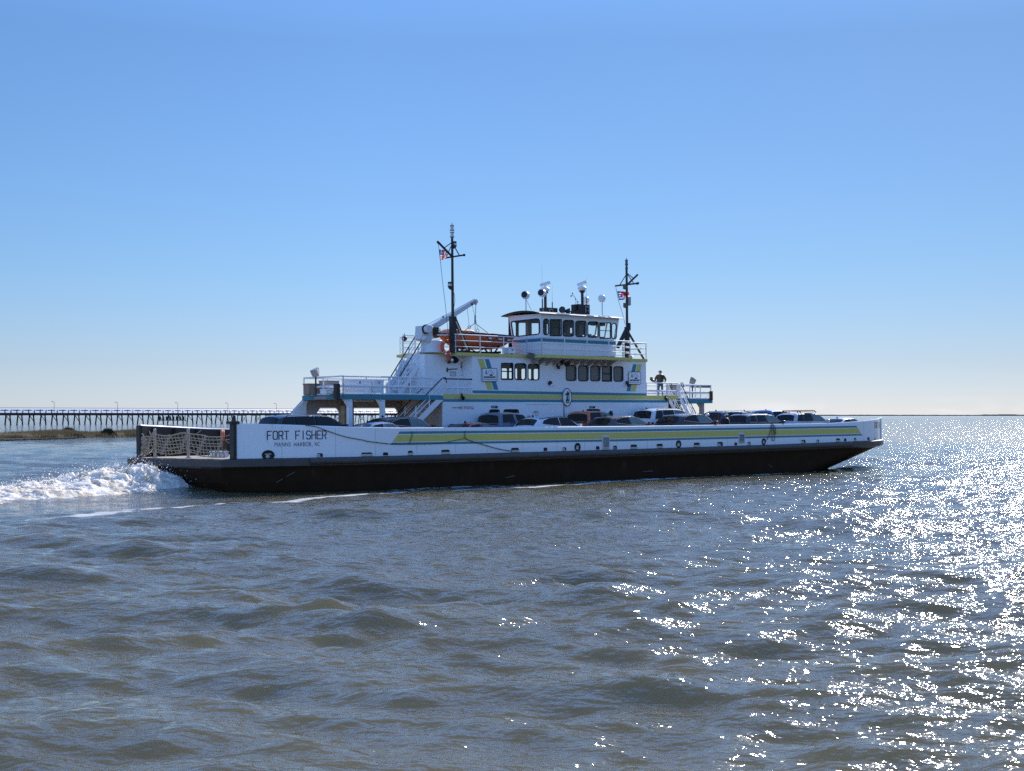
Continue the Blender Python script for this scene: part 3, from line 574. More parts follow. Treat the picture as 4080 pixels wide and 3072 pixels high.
mb = MB(); slab(mb, [(a+.08 if i < 3 else a, b+.08) for i, (a, b) in enumerate(edge[:11])]+[(sbe-.08, 8.5), (edge[0][0]+.1, 8.5)], zbd+.003, zbd+.01); fp(mb, 'deck_covering', DECKM, bdk)
for i in range(12):
    s = sb0+.1+i*(sb1-sb0-1.2)/11; mb = MB(); mb.plate([(TN, zbd-.175), (TB+.1, zbd-.175), (TN, zbd-.175-.42)], (), s-.02, s+.02, f=lambda t, z, d: (d, t, z)); fp(mb, 'soffit_bracket', TAUPE, bdk)

# ---------------------------------------------------------------- wheelhouse
TW = 4.05; TWF = TW+2.65
mb = MB(); near = [(706,1148),(1530,1163),(1533,985),(1568,742),(703,688),(712,950)]
whw = [(733,750,790,922,26,0),(805,756,930,934,4,1),(948,765,1067,939,24,0),(1087,773,1203,944,24,0),(1222,781,1337,951,24,0),(1352,793,1473,962,4,1),(1484,799,1537,965,24,0)]
whh = [[P('B', x, y, TW) for x, y in rr(a, b, c, d, r)] for a, b, c, d, r, _ in whw]
mb.plate(ppoly('B', near, TW), whh, TW, TW+.07)
wh = fp(mb, 'wheelhouse', WHITE)
cw = lambda p, z, d: (d, p, z)
pa = lambda L_: [PS(*q('B', x, y), sw0) for x, y in L_]
aft = [(707,1148),(712,950),(703,690),(350,716),(386,960),(390,1138)]
op = [(402,945),(378,800),(384,782),(400,776),(660,748),(682,752),(692,772),(694,890),(686,908),(672,916)]
mb = MB(); mb.plate(pa(aft), [pa(op)], sw0, sw0+.07, f=cw); fp(mb, 'aft_wall', WHITE, wh)
opp = pa(op); mb = MB(); mb.tube([(sw0-.01, t, z) for t, z in opp+opp[:1]], .03, n=6); wf = fp(mb, 'window_frame', BLKR, wh)
mb = MB(); mb.add([(sw0+.033, t, z) for t, z in opp], [tuple(range(len(opp)))]); fp(mb, 'pane', GLS, wf)
for (a, b, c, d, r, sl_), h in zip(whw, whh):
    mb = MB(); mb.tube([(s, TW-.012, z) for s, z in h+h[:1]], .03, n=6)
    if sl_: (sa_, z1), (sb_, z0) = P('B', a, b, TW), P('B', c, d, TW); zm = (z0+z1)/2; mb.box(sa_, sb_, TW+.01, TW+.05, zm-.018, zm+.018)
    wf = fp(mb, 'window_frame', BLKR, wh); mb = MB(); mb.add([(s, TW+.037, z) for s, z in h], [tuple(range(len(h)))]); fp(mb, 'pane', GLS, wf)
ztp = P('B', 703, 690, TW)[1]; zsl = P('B', 712, 950, TW)[1]
# far wall with its own windows
fw_ = [rr(386,783,436,948,22), rr(462,792,576,940,14), rr(592,796,696,928,16), rr(772,805,788,915,6), rr(1018,848,1056,905,5), rr(1092,925,1122,946,3), rr(1140,925,1190,946,3)]
mb = MB(); sT0 = P('B', 352, 716, TWF)[0]; 
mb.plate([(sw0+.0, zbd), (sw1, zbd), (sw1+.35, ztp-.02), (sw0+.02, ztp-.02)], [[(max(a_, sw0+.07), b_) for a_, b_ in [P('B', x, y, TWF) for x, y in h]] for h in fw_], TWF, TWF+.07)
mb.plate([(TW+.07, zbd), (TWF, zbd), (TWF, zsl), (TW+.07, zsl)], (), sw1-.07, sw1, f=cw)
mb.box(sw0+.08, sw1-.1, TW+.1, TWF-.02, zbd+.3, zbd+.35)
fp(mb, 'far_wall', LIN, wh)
mb = MB()
for i in range(4): t = TW+.1+i*(TWF-TW-.15)/3; mb.cyl((sw1-.03, t, zsl), (sw1+.3, t, ztp-.05), .05, n=6)
fp(mb, 'fore_window_posts', WHITE, wh)
mb = MB(); mb.box(sw0+.3, sw1-.3, TW+.5, TW+.95, zbd+.35, zsl-.12); mb.box(sw0+1.2, sw0+2.0, TW+1.4, TW+1.9, zbd+.35, zsl+.1)
for i in range(5): s = sw0+.9+i*1.05; mb.box(s, s+.3, TW+.25, TW+.4, zsl+.02, zsl+.22+.12*(i % 2)); mb.box(s+.35, s+.62, TWF-.3, TWF-.05, zsl-.1, ztp-.15)
fp(mb, 'instrument_console', mat('console', (.16,.14,.16), .5), wh)
for i, s in enumerate((sw0+3.55, sw0+5.1)):
    mb = MB(); mb.ball((s, TW+.75, zsl+.12), .3, 1, .5, .8); mb.box(s-.28, s+.28, TW+.55, TW+.95, zsl-.5, zsl+.05); fp(mb, 'helm_chair', mat('chair_brown', (.13,.09,.06), .6), wh, smooth=True)
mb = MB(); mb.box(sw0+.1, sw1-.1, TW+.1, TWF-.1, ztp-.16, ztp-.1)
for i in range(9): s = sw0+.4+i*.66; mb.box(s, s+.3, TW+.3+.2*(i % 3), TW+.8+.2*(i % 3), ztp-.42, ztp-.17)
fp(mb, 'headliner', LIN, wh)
z1 = P('B', 800, 966, TW)[1]; z2 = P('B', 800, 1000, TW)[1]
mb = MB(); mb.plate([(sw0+.02, z2), (sw1-.005, z2-.0), (sw1-.0, z1), (sw0, z1)], (), TW-.012, TW-.003)
tl, _ = PS(*q('B', 395, 1000), sw0); mb.plate([(TW, z2), (tl, z2), (tl, z1), (TW, z1)], (), sw0-.012, sw0-.003, f=cw); fp(mb, 'painted_stripe', TEAL, wh)
# cambered roof with deep dark edge
tf, zf = PS(*q('B', 285, 716), sw0-.28); ra, rza = P('B', 690, 678, TW-.22); rb, rzb = P('B', 1620, 740, TW-.22)
print('roof', tf, zf, ra, rza, rb, rzb, 'wheel', sw0, sw1, ztp, zsl)
mb = MB(); tn_ = TW-.22; tff = TWF+.35
gt = []; gb = []
for i in range(15):
    s = ra+(rb-ra)*i/14; zz = rza+(rzb-rza)*i/14; row = []; rowb = []
    for j in range(13):
        u = j/12; t = tn_+(tff-tn_)*u; cz = .2*(1-(2*u-1)**2); row.append((s, t, zz+cz)); rowb.append((s, t, zz-.05+cz*.75))
    gt.append(row); gb.append(rowb)
mb.grid(gt); mb.grid(gb, mi=1)
for g_ in (0, 12): mb.grid([[r[g_] for r in gt], [r[g_] for r in gb]])
for g_ in (0, 14): mb.grid([gt[g_], gb[g_]], mi=1)
roof = fp(mb, 'roof', [mat('roof_grey', (.45,.45,.45), .5), DARK], wh)
mb = MB(); mb.tube([(ra, tn_, rza-.02), (rb, tn_, rzb-.02)], .022); fp(mb, 'roof_trim', WHITE, roof)
def zroof(s, t): u = (t-tn_)/(tff-tn_); return rza+(rzb-rza)*(s-ra)/(rb-ra)+.2*(1-(2*u-1)**2)
def pole(mb, k, x0, y0, x1, y1, t, r, r2=None, mi=0, n=8): a = P3(k, x0, y0, t); b = P3(k, x1, y1, t); mb.cyl(a, b, r, r2, n=n, mi=mi)
# searchlights on the roof
for k, x, y, yb, t, lens in (('B',540,486,665,4.6,1),('B',722,463,668,4.4,1),('B',1203,540,700,5.9,0),('B',1380,520,715,4.6,0)):
    s, z = P(k, x, y, t); s2, zb = P(k, x, yb, t); zb = min(zb, zroof(s, t)+.02) if lens == 0 and x > 1300 else zroof(s, t)
    mb = MB(); mb.cyl((s, t, zb), (s, t, z-.22), .035, n=8); mb.tube([(s, t-.2, z), (s, t-.2, z-.2), (s, t+.2, z-.2), (s, t+.2, z)], .02)
    d = Vector((-.9, -.35, .05)).normalized() if lens else Vector((.6, .78, .05)).normalized()
    c = Vector((s, t, z)); mb.cyl(c-d*.05, c+d*.2, .2, .2, n=16); mb.ball(tuple(c-d*.06), .2, n=16, k=8); mb.torus(c+d*.19, .2, .02, d, n=16, k=5)
    mb.cyl(c+d*.201, c+d*.21, .18, n=16, mi=1); fp(mb, 'searchlight', [WHITE, BLKR], roof, smooth=True)
# radars
for k, x, y0, y1, bx, t in (('B',755,455,628,(728,625,850,672),5.2),('B',1162,445,592,(1078,588,1205,700),5.0)):
    s, z0 = P(k, x, y1, t); _, z1 = P(k, x, y0, t); mb = MB(); mb.cyl((s, t, z0-.1), (s, t, z1), .085, n=10)
    mb.cyl((s, t, z1-.08), (s, t, z1+.02), .13, .2, n=10)
    rad = fp(mb, 'radar_post', DARK, roof, smooth=True)
    mb = MB(); mb.ball((s, t, z1+.17), .2, 1.35, 1.35, .8, n=14); mb.cyl((s, t, z1+.3), (s, t, z1+.42), .06)
    d = Vector((.62, -.3, .22)) if x < 1000 else Vector((.3, -.5, .2)); c = Vector((s, t, z1+.48)); d.normalize()
    mb.tube([c-d*.3, c+d*.3], .1, n=8); fp(mb, 'radar_scanner', WHITE, rad, smooth=True)
    (a, zt_), (b, zb_) = P(k, bx[0], bx[1], t), P(k, bx[2], bx[3], t); mb = MB(); mb.box(a, b, t-.3, t+.3, zroof(a, t)-.02, zt_)
    if x > 1000:
        mb.tube([(a+.55, t-.34, zroof(a, t)+.08), (a+.55, t-.34, zt_-.1), (a+.85, t-.34, zt_-.1), (a+.85, t-.34, zroof(a, t)+.08)], .02, mi=1)
        for i in range(4): z = zroof(a, t)+.2+i*.2; mb.tube([(a+.55, t-.34, z), (a+.85, t-.34, z)], .015, mi=1)
        mb.box(a-.18, a, t-.2, t+.1, zt_-.35, zt_-.05)
    else: mb.tube([(a+.1, t-.33, zt_-.02), (a+.3, t-.36, zt_-.35), (a+.5, t-.36, zt_-.3)], .02, mi=1); mb.torus((a+.35, t-.34, zt_-.2), .12, .02, (0,1,0), n=12, k=5, mi=1)
    fp(mb, 'equipment_box', [DARK, mat('hose_grey', (.35,.33,.3), .6)], roof)
for k, x, y0, y1, t in (('B',717,128,600,4.4),('B',829,365,630,5.1),('B',1205,295,590,5.3)):
    mb = MB(); s, z1 = P(k, x, y0, t); _, z0 = P(k, x, y1, t); mb.cyl((s, t, zroof(s, t)), (s, t, z0+.35), .035, n=6, mi=1); mb.cyl((s, t, z0), (s, t, z1), .014, .006, n=5); fp(mb, 'whip_antenna', [RAILW, DARK], roof)
s, z = P('B', 960, 657, 4.9); mb = MB(); zr_ = zroof(s, 4.9)
mb.cyl((s-.05, 4.9, z), (s-.3, 4.75, z+.03), .05, .2, n=12); mb.cyl((s+.02, 4.9, z-.02), (s+.28, 4.75, z-.04), .05, .2, n=12); mb.cyl((s, 4.9, zr_-.05), (s, 4.9, z), .04); mb.cyl((s+.3, 4.95, z), (s+.62, 4.95, z-.02), .03); mb.cyl((s+.62, 4.95, zr_-.05), (s+.62, 4.95, z), .03)
fp(mb, 'horn', DARK, roof, smooth=True)
mb = MB(); t = 5.0; A_ = lambda x, y: P3('B', x, y, t); mb.tube([A_(1090, 590), A_(1092, 530), A_(1065, 490)], .018); mb.cyl(A_(1112, 590), A_(1112, 555), .02); mb.tube([A_(1038, 497), A_(1060, 485)], .015); mb.tube([A_(1048, 465), A_(1052, 490)], .015)
for x, y in ((1038, 497), (1054, 466), (1090, 530), (1112, 558)): mb.ball(A_(x, y), .05)
fp(mb, 'wind_gauge', GREY, roof)
mb = MB(); mb.tube([P3('B', 548, 540, 4.6), P3('B', 575, 600, 4.6), P3('B', 600, 655, 4.6)], .01); fp(mb, 'stay_wire', DARK, roof)

# ---------------------------------------------------------------- bridge deck rails, deck boxes
hb = P('B', 1100, 967, 3.8)[1]-zbd
e3 = lambda i, d=.08: (edge[i][0], edge[i][1]+d, zbd)
rail([(edge[3][0]+.1, 6.08, zbd), e3(4), (edge[5][0]-.1, 4.68, zbd), (edge[6][0], 4.68, zbd), (sb0+.05, TB+.06, zbd), (sb1-.05, TB+.06, zbd), (sb1+.2, 4.66, zbd), (sbe-.06, 4.66, zbd), (sbe-.06, 8.4, zbd)], hb, 3, 1.75, r=.026)
rail([(edge[0][0]+.1, 8.4, zbd), (sw1+.6, 8.5, zbd), (sbe-.06, 8.5, zbd)], hb, 3, 2.2, r=.022)
rail([(edge[0][0]+.1, 8.2, zbd), (edge[1][0]+.06, 7.25, zbd), (edge[2][0]-.02, 7.05, zbd)], hb, 3, .9, r=.026)
s, z = P('A', 1275, 548, 7.9); mb = MB(); mb.cyl((s, 7.9, z-.2), (s, 7.9, z-.1), .05); mb.ball((s, 7.9, z), .16, n=10); mb.cyl((s, 7.9, z+.1), (s, 7.9, z+.26), .05, .02); fp(mb, 'navigation_lantern', DARK, bdk, smooth=True)
# mid-size floodlights
def flood(name, k, x, y, t, sc, d, base_z, m):
    s, z = P(k, x, y, t); d = Vector(d).normalized(); c = Vector((s, t, z)); mb = MB(); u = d.orthogonal().normalized(); w_ = d.cross(u)
    mb.cyl((s, t, base_z), (s, t, z), .045, n=8, mi=1); mb.cyl(c-d*sc*.5, c+d*sc*.35, sc*.42, sc*.72, n=4); mb.cyl(c+d*sc*.35, c+d*sc*.5, sc*.74, n=4); mb.cyl(c-d*sc*.75, c-d*sc*.5, sc*.25, n=8)
    return fp(mb, name, [m, DARK], ferry)
flood('floodlight', 'A', 298, 915, 6.6, .36, (-.55,-.3,-.45), zpd, mat('flood_housing', (.42,.4,.37), .4))
flood('floodlight', 'B', 588, 1148, 4.35, .34, (-.4,-.8,-.4), zbd, mat('flood_dark', (.14,.14,.14), .4))
flood('floodlight', 'E', 1195, 385, 7.2, .34, (.6,.3,-.5), zpd, GREY)
flood('floodlight', 'B', 1695, 1168, 4.3, .2, (.5,-.6,-.4), zbd, GREY)
s, z = P('A', 532, 1130, TN-.05); mb = MB(); mb.box(s-.11, s+.11, TN-.18, TN+.1, z-.38, z+.38); mb.box(s-.16, s+.16, TN-.24, TN-.1, z-.45, z-.36); fp(mb, 'sidelight_screen', DARK, pdk, bevel=.01)
s, z = P('E', 1442, 590, 6.3); mb = MB(); mb.box(s-.1, s+.1, 6.22, 6.36, zpd-.05, z+.3); fp(mb, 'sidelight_screen', DARK, pdk)
s, z = P('C', 455, 520, TN); mb = MB(); a, zz0 = P('C', 424, 528, 6.5); b, zz1 = P('C', 555, 498, 6.5); a_ = PS(*q('C', 424, 528), sP0-.03); b_ = PS(*q('C', 555, 498), sP0-.03)
mb.plate([(a_[0], a_[1]), (b_[0], a_[1]), (b_[0], b_[1]), (a_[0], b_[1])], (), sP0-.045, sP0-.032, f=cw, mi=0)
fp(mb, 'warning_plate', [mat('plate_red', (.45,.25,.25), .5), WHITE], pdk)

# lockers, seats (things standing on the passenger deck)
def locker(label, k, x0, x1, yt, t, dep, m, name='deck_locker', cat='locker', base=None, group=None):
    s0, z1 = P(k, x0, yt, t); s1, _ = P(k, x1, yt, t); base = zpd if base is None else base; h = z1-base; L_ = s1-s0
    mb = MB(); mb.box(-L_/2, L_/2, -dep/2, dep/2, .06, h-.07); mb.box(-L_/2+.05, -L_/2+.15, -dep/2+.04, dep/2-.04, 0, .06); mb.box(L_/2-.15, L_/2-.05, -dep/2+.04, dep/2-.04, 0, .06)
    e = thing(name, label, cat, L3((s0+s1)/2, t, base), group); mb.obj('chest', m, e, bevel=.015)
    mb = MB(); mb.box(-L_/2-.02, L_/2+.02, -dep/2-.02, dep/2+.02, h-.068, h); mb.obj('lid', m, e, bevel=.01)
    mb = MB(); mb.box(-.06, .06, -dep/2-.035, -dep/2-.003, h-.2, h-.1); mb.obj('latch', GREY, e); return e
locker('brown slatted locker at the aft corner of the passenger deck', 'A', 190, 320, 1045, 7.4, .5, mat('locker_brown', (.3,.22,.17), .6))
locker('pale locker beside the aft floodlight post on the passenger deck', 'A', 370, 520, 1012, 6.9, .6, TAUPE)
locker('long white life-jacket locker behind the stern railing', 'A', 620, 870, 1002, 6.3, .6, WHITE)
locker('shorter white locker nearer the bridge stairs', 'A', 900, 1010, 1005, 6.3, .6, RAILW)
locker('low white bench locker at the foot of the stern railing', 'A', 380, 545, 1108, 5.6, .5, WHITE)
locker('white equipment chest against the aft end of the wheelhouse', 'B', 318, 385, 1062, 4.9, .6, WHITE, base=zbd)
locker('white locker behind the forward railing of the passenger deck', 'E', 890, 985, 440, 7.2, .6, TAUPE)

# ---------------------------------------------------------------- masts
def px(k, pts, t): return [P3(k, x, y, t) for x, y in pts]
tm = 4.95; sm_, _ = P('L', 620, 1400, tm); pz = lambda x, y: (lambda r: (sm_, r[0], r[1]))(PS(*q('L', x, y), sm_))
zt0 = P('L', 615, 200, tm)[1]; zb1 = P('L', 620, 1155, tm)[1]
mb = MB(); mb.cyl((sm_, tm, zb1-.1), (sm_, tm, zt0), .08, .065, n=12); mb.box(sm_-.15, sm_+.16, tm-.14, tm+.14, zbd, zb1)
mb.tube(px('L', [(635,1165),(700,1320),(745,1420),(822,1600)], tm), .11, n=8); mast = fp(mb, 'main_mast', DARK, smooth=True)
mb = MB(); mb.cyl(P3('L', 655, 1215, tm-.14), P3('L', 795, 1560, tm-.14), .04, n=6); fp(mb, 'mast_brace', TAUPE, mast)
mb = MB(); a, b = pz(528, 447), pz(760, 412); mb.cyl(a, b, .045, n=8); mb.cyl(Vector(b)-(Vector(b)-Vector(a))*.04, b, .07, n=8)
g0, g1 = P3('L', 443, 258, tm), P3('L', 606, 428, tm); mb.cyl(g0, g1, .065, n=8); mb.ball(g0, .09)
mb.cyl(P3('L', 515, 325, tm), P3('L', 612, 258, tm), .028, n=6); mb.cyl(pz(540, 438), (sm_, tm, P('L', 612, 275, tm)[1]), .025, n=6); mb.cyl(pz(698, 418), (sm_, tm, P('L', 612, 260, tm)[1]), .03, n=6); fp(mb, 'crossarm', DARK, mast)
mb = MB(); z = zt0
for i in range(2): mb.cyl((sm_, tm, z), (sm_, tm, z+.05), .13, n=12); mb.cyl((sm_, tm, z+.05), (sm_, tm, z+.24), .09, n=12, mi=1); mb.cyl((sm_, tm, z+.24), (sm_, tm, z+.3), .11, .12, n=12); z += .36
mb.cyl((sm_, tm, z-.05), (sm_, tm, z+.08), .04, .01)
fp(mb, 'masthead_light', [GREY, mat('lens', (.6,.63,.65), .15)], mast, smooth=True)
for x, y, sgn in ((648, 300, 1), (590, 790, -1)):
    s, z = P('L', x, y, tm-.05); mb = MB(); mb.plate([(sm_, z-.2), (s, z-.12), (s+.08*sgn, z+.03), (sm_, z-.02)], (), tm-.1, tm+.1); mb.cyl((s, tm, z-.05), (s, tm, z+.24), .11, n=10); mb.cyl((s, tm, z+.02), (s, tm, z+.14), .115, n=10, mi=1); fp(mb, 'running_light', [DARK, mat('lens', (0,0,0))], mast)
mb = MB(); mb.tube(px('L', [(443,265),(450,330),(468,480),(500,780),(530,1020),(556,1300),(565,1400)], tm), .012, n=4); mb.tube(px('L', [(635,870),(645,960),(635,1030),(628,1100)], tm), .012, n=4); fp(mb, 'halyard', DARK, mast)
# fore mast
tm2 = 5.8; sf, _ = P('M', 370, 800, tm2); pz2 = lambda x, y: (lambda r: (sf, r[0], r[1]))(PS(*q('M', x, y), sf))
z0 = zbd; z1 = P('M', 365, 170, tm2)[1]; zk = P('M', 370, 1110, tm2)[1]
mb = MB(); mb.cyl((sf, tm2, zbd), (sf, tm2, P('M', 365, 270, tm2)[1]), .085, .07, n=12); mb.box(sf-.12, sf+.1, tm2-.12, tm2+.12, zbd, zk-.15)
mb.cyl((sf-.02, tm2, zk-.25), P3('M', 232, 1452, tm2-.2), .13, n=6); mb.cyl((sf+.05, tm2, zk-.4), P3('M', 632, 1645, tm2-.3), .065, n=8); mb.box(sf+.02, sf+.22, tm2-.1, tm2+.1, zk-.35, zk+.1)
m2_ = fp(mb, 'fore_mast', DARK)
mb = MB(); mb.cyl(pz2(195, 527), pz2(540, 488), .05, n=8); mb.cyl(pz2(520, 490), pz2(543, 487), .08, n=8); mb.cyl(P3('M', 388, 497, tm2), P3('M', 532, 358, tm2), .06, n=8); mb.cyl(pz2(262, 515), (sf, tm2, P('M', 350, 345, tm2)[1]), .028); mb.cyl(pz2(475, 490), (sf, tm2, P('M', 380, 335, tm2)[1]), .028); mb.cyl(P3('M', 468, 412, tm2), (sf, tm2, P('M', 375, 330, tm2)[1]), .028); fp(mb, 'crossarm', DARK, m2_)
mb = MB(); zz = P('M', 365, 270, tm2)[1]
for r_, h in ((.1,.05),(.075,.2),(.1,.06),(.08,.2),(.1,.05),(.02,.12)): mb.cyl((sf, tm2, zz), (sf, tm2, zz+h), r_, n=10); zz += h
fp(mb, 'masthead_light', mat('light_dark', (.05,.06,.08), .3), m2_)
for x, y in ((340, 540), (345, 820), (400, 790), (400, 730)):
    s, z = P('M', x, y, tm2); mb = MB(); mb.box(min(s, sf), max(s, sf), tm2-.12, tm2+.12, z-.15, z-.1); mb.cyl((s, tm2, z-.12), (s, tm2, z+.14), .13, n=10); fp(mb, 'running_light', mat('light_brown', (.09,.08,.06), .4) if x < 380 else GREY, m2_)
mb = MB(); mb.tube(px('M', [(203,545),(240,740),(300,930),(345,1110)], tm2), .012, n=4); fp(mb, 'halyard', DARK, m2_)
# flags
def flag(label, k, hoist0, hoist1, fly, hgt_end, t, kind):
    a = Vector(P3(k, *hoist0, t)); b = Vector(P3(k, *hoist1, t)); e0 = Vector(P3(k, *fly, t)); e1 = Vector(P3(k, *hgt_end, t)); nx, nz_ = 26, 26; g = []
    for j in range(nz_+1):
        row = []
        for i in range(nx+1):
            u, v = i/nx, j/nz_; p = (a*(1-v)+b*v)*(1-u)+(e0*(1-v)+e1*v)*u; row.append((p.x-a.x, p.y-a.y+.09*math.sin(u*9+v*1.5)*min(1, u*3), p.z-a.z+.03*math.sin(u*7+v*2)*u))
        g.append(row)
    mb = MB(); mb.grid(g); mi = []
    for j in range(nz_):
        for i in range(nx):
            u, v = (i+.5)/nx, (j+.5)/nz_
            if kind == 'us':
                c = 2 if (u < .42 and v < 7/13) else (0 if int(v*13) % 2 == 0 else 1)
                if c == 2 and (i+j) % 3 == 0 and j % 3 == 1: c = 1
            else:
                c = 2 if u < .34 else (0 if v < .5 else 1)
                if c == 2 and (abs(v-.5) < .09 and abs(u-.17) < .07 or (abs(v-.25) < .04 and abs(u-.17) < .12) or (abs(v-.78) < .04 and abs(u-.17) < .12)): c = 1
            mi.append(c)
    mb.m = mi
    def cloth(nm, c): return thin(nm, c, [v*1.1 for v in c], 3, .6)
    o = mb.obj('flag', [cloth('flag_red', (.75,.05,.06)), cloth('flag_white', (.85,.83,.83)), cloth('flag_blue', (.04,.06,.25))], None, smooth=True)
    tag(o, label, 'flag', None, L3(*a)); return o
flag('small stars and stripes flag flying under the aft mast gaff', 'L', (455,345), (468,475), (548,362), (532,452), tm-.02, 'us')
flag('red, white and blue state flag on the halyard of the fore mast', 'M', (222,606), (252,742), (408,622), (400,730), tm2-.02, 'nc')

# ---------------------------------------------------------------- davit crane
tc_ = 6.0
mb = MB(); s, z = P('K', 460, 1300, tc_); cyl_r = .55; mb.cyl((s-.05, tc_, zbd), (s-.05, tc_, P('K', 460, 1150, tc_)[1]), .62, .58, n=20); mb.cyl((s-.05, tc_, zbd), (s-.05, tc_, zbd+.08), .75, n=20)
a, zt_ = P('K', 160, 822, tc_); b, zb_ = P('K', 410, 1150, tc_)
mb.plate([P('K', x, y, tc_) for x, y in ((160,822),(240,828),(410,845),(410,1090),(330,1170),(180,1145),(140,1100),(150,1000))], (), tc_-.3, tc_+.3)
cr_ = fp(mb, 'davit_crane', mat('crane_paint', (.66,.68,.7), .4, var=.08, streak=((.3,.2,.14), .66, .6)), smooth=True, bevel=.015)
c = P3('K', 318, 895, tc_-.35); mb = MB(); mb.cyl((c[0], tc_-.3, c[2]), (c[0], tc_-.38, c[2]), .26, n=20, mi=1); mb.cyl((c[0], tc_-.38, c[2]), (c[0], tc_-.62, c[2]), .2, n=20); mb.ball((c[0]-.1, tc_-.34, c[2]-.5), .16); mb.ball((c[0]+.1, tc_-.36, c[2]-.62), .11); fp(mb, 'winch', [MATS['crane_paint'], DARK], cr_, smooth=True)
mb = MB(); a = P('K', 412, 850, tc_-.1); b = P('K', 545, 1090, tc_-.1); mb.box(a[0], b[0], tc_-.25, tc_+.2, b[1], a[1])
for i in range(5): z = b[1]+(a[1]-b[1])*(i+.5)/5; mb.box(a[0]+.04, b[0]+.04, tc_-.3, tc_-.25, z-.04, z+.04); mb.cyl((a[0]+.12*i, tc_-.34, b[1]+.1), (a[0]+.12*i, tc_-.34, a[1]-.08), .025)
fp(mb, 'hydraulic_unit', BROWN, cr_)
mb = MB(); mb.plate([P('K', x, y, tc_) for x, y in ((375,840),(690,645),(1395,232),(1428,262),(1432,322),(1340,352),(600,838),(530,880),(420,880))], (), tc_-.14, tc_+.14); bo = fp(mb, 'boom', MATS['crane_paint'], cr_, bevel=.02)
mb = MB(); mb.plate([P('K', x, y, tc_-.15) for x, y in ((1300,310),(1400,250),(1425,300),(1420,345),(1310,360))], (), tc_-.16, tc_-.142); mb.cyl(P3('K', 1335, 350, tc_-.2), P3('K', 1335, 350, tc_+.2), .06, n=10, mi=1); mb.cyl(P3('K', 1425, 345, tc_-.1), P3('K', 1395, 335, tc_-.1), .04, mi=1); mb.cyl(P3('K', 592, 880, tc_-.1), P3('K', 560, 868, tc_-.1), .06, mi=1)
fp(mb, 'sheave_head', [mat('head_pink', (.55,.36,.32), .6, var=.25), DARK], bo)
mb = MB(); mb.tube(px('K', [(315,812),(695,610),(1390,225)], tc_), .014, n=4); mb.cyl(P3('K', 695, 600, tc_), P3('K', 695, 640, tc_), .05)
mb.tube(px('K', [(1415,350),(1408,600)], tc_), .018, n=5); mb.tube(px('K', [(1335,360),(1400,640)], tc_), .01, n=4); mb.tube(px('K', [(1225,430),(1270,820)], tc_), .01, n=4); mb.tube(px('K', [(1400,640),(1462,890)], tc_), .01, n=4)
mb.cyl(P3('K', 1400, 590, tc_), P3('K', 1398, 760, tc_), .045, n=8)
mb.tube(px('K', [(1398,760),(1310,820),(1180,920)], tc_), .018, n=5); mb.tube(px('K', [(1398,760),(1500,840),(1715,1005)], tc_), .018, n=5); mb.tube(px('K', [(1398,760),(1405,1010)], tc_), .014, n=4)
for x, y in ((1270, 848), (1458, 925)): mb.torus(P3('K', x, y, tc_), .1, .018, n=12, k=5)
fp(mb, 'hoist_line', mat('wire', (.2,.22,.25), .4), cr_)

# ---------------------------------------------------------------- rescue boat on its cradle
tb_ = 6.75; x0, zg = P('K', 578, 1010, tb_); x1, _ = P('K', 2000, 1090, tb_); Lb = x1-x0; zq = lambda y, x=1200: P('K', x, y, tb_)[1]
zgun = [(0, zq(1010, 580)), (.2, zq(1000, 900)), (.5, zq(1020, 1300)), (1, zq(1085, 2000))]; zkeel = [(0, zq(1040, 580)), (.08, zq(1130, 700)), (.2, zq(1260, 850)), (.35, zq(1345, 1050)), (.8, zq(1345, 1750)), (.93, zq(1320, 1900)), (1, zq(1200, 2000))]
boat = thing('rescue_boat', 'orange rescue boat resting on its cradle below the white davit crane', 'rescue boat', L3((x0+x1)/2, tb_, zbd))
def BL(s, t, z): return (s-(x0+x1)/2, t, z-zbd)
g = []
for i in range(25):
    u = i/24; wd = 1.0*math.sin(min(1, u*2.2+.03)*math.pi/2)*(1-.1*max(0, u-.7)); zg_ = lerpt(zgun, u); zk_ = lerpt(zkeel, u); s = x0+Lb*u; row = []
    for v, f in ((1,1),(.97,.72),(.86,.42),(.55,.15),(0,0),(-.55,.15),(-.86,.42),(-.97,.72),(-1,1)): row.append(BL(s, v*wd, zk_+(zg_-zk_)*f))
    g.append(row)
mb = MB(); mb.grid(g); mb.add(g[-1], [tuple(range(9))]); mb.grid([[r[0] for r in g], [r[8] for r in g]]); hb_ = mb.obj('boat_hull', ORANGE, boat, smooth=True)
mb = MB(); mb.tube([(p[0], p[1]-.03, p[2]+.0) for p in [r[8] for r in g]], .08, n=8); mb.tube([(p[0], p[1]+.03, p[2]) for p in [r[0] for r in g]], .08, n=8); mb.obj('gunwale', mat('rope_band', (.05,.03,.03), .6), boat)
g = []
for i in range(9):
    u = i/8; s = P('K', 660+u*680, 1000, tb_)[0]; h = P('K', 900, 890, tb_)[1]; zz = lerpt(zgun, (s-x0)/Lb); top = zz+(h-zz)*min(1, min(u*4, (1-u)*5)+.05); g.append([BL(s, v, zz+(top-zz)*f) for v, f in ((-.75,0),(-.68,.6),(-.5,.95),(0,1),(.5,.95),(.68,.6),(.75,0))])
mb = MB(); mb.grid(g); mb.add(g[0], [tuple(range(7))]); mb.add(g[-1], [tuple(range(7))]); mb.obj('bow_canopy', mat('canopy_orange', (.55,.16,.09), .6, var=.15), boat)
mb = MB()
for i in range(6):
    a = x0+Lb*(.5+.075*i); b = a+Lb*.07; zz = lerpt(zgun, .5+.075*i)-.12; mb.tube([BL(a+(b-a)*k/6, -.99, zz-.22*math.sin(math.pi*k/6)) for k in range(7)], .015, n=4)
mb.obj('grab_line', DROPE, boat)
mb = MB()
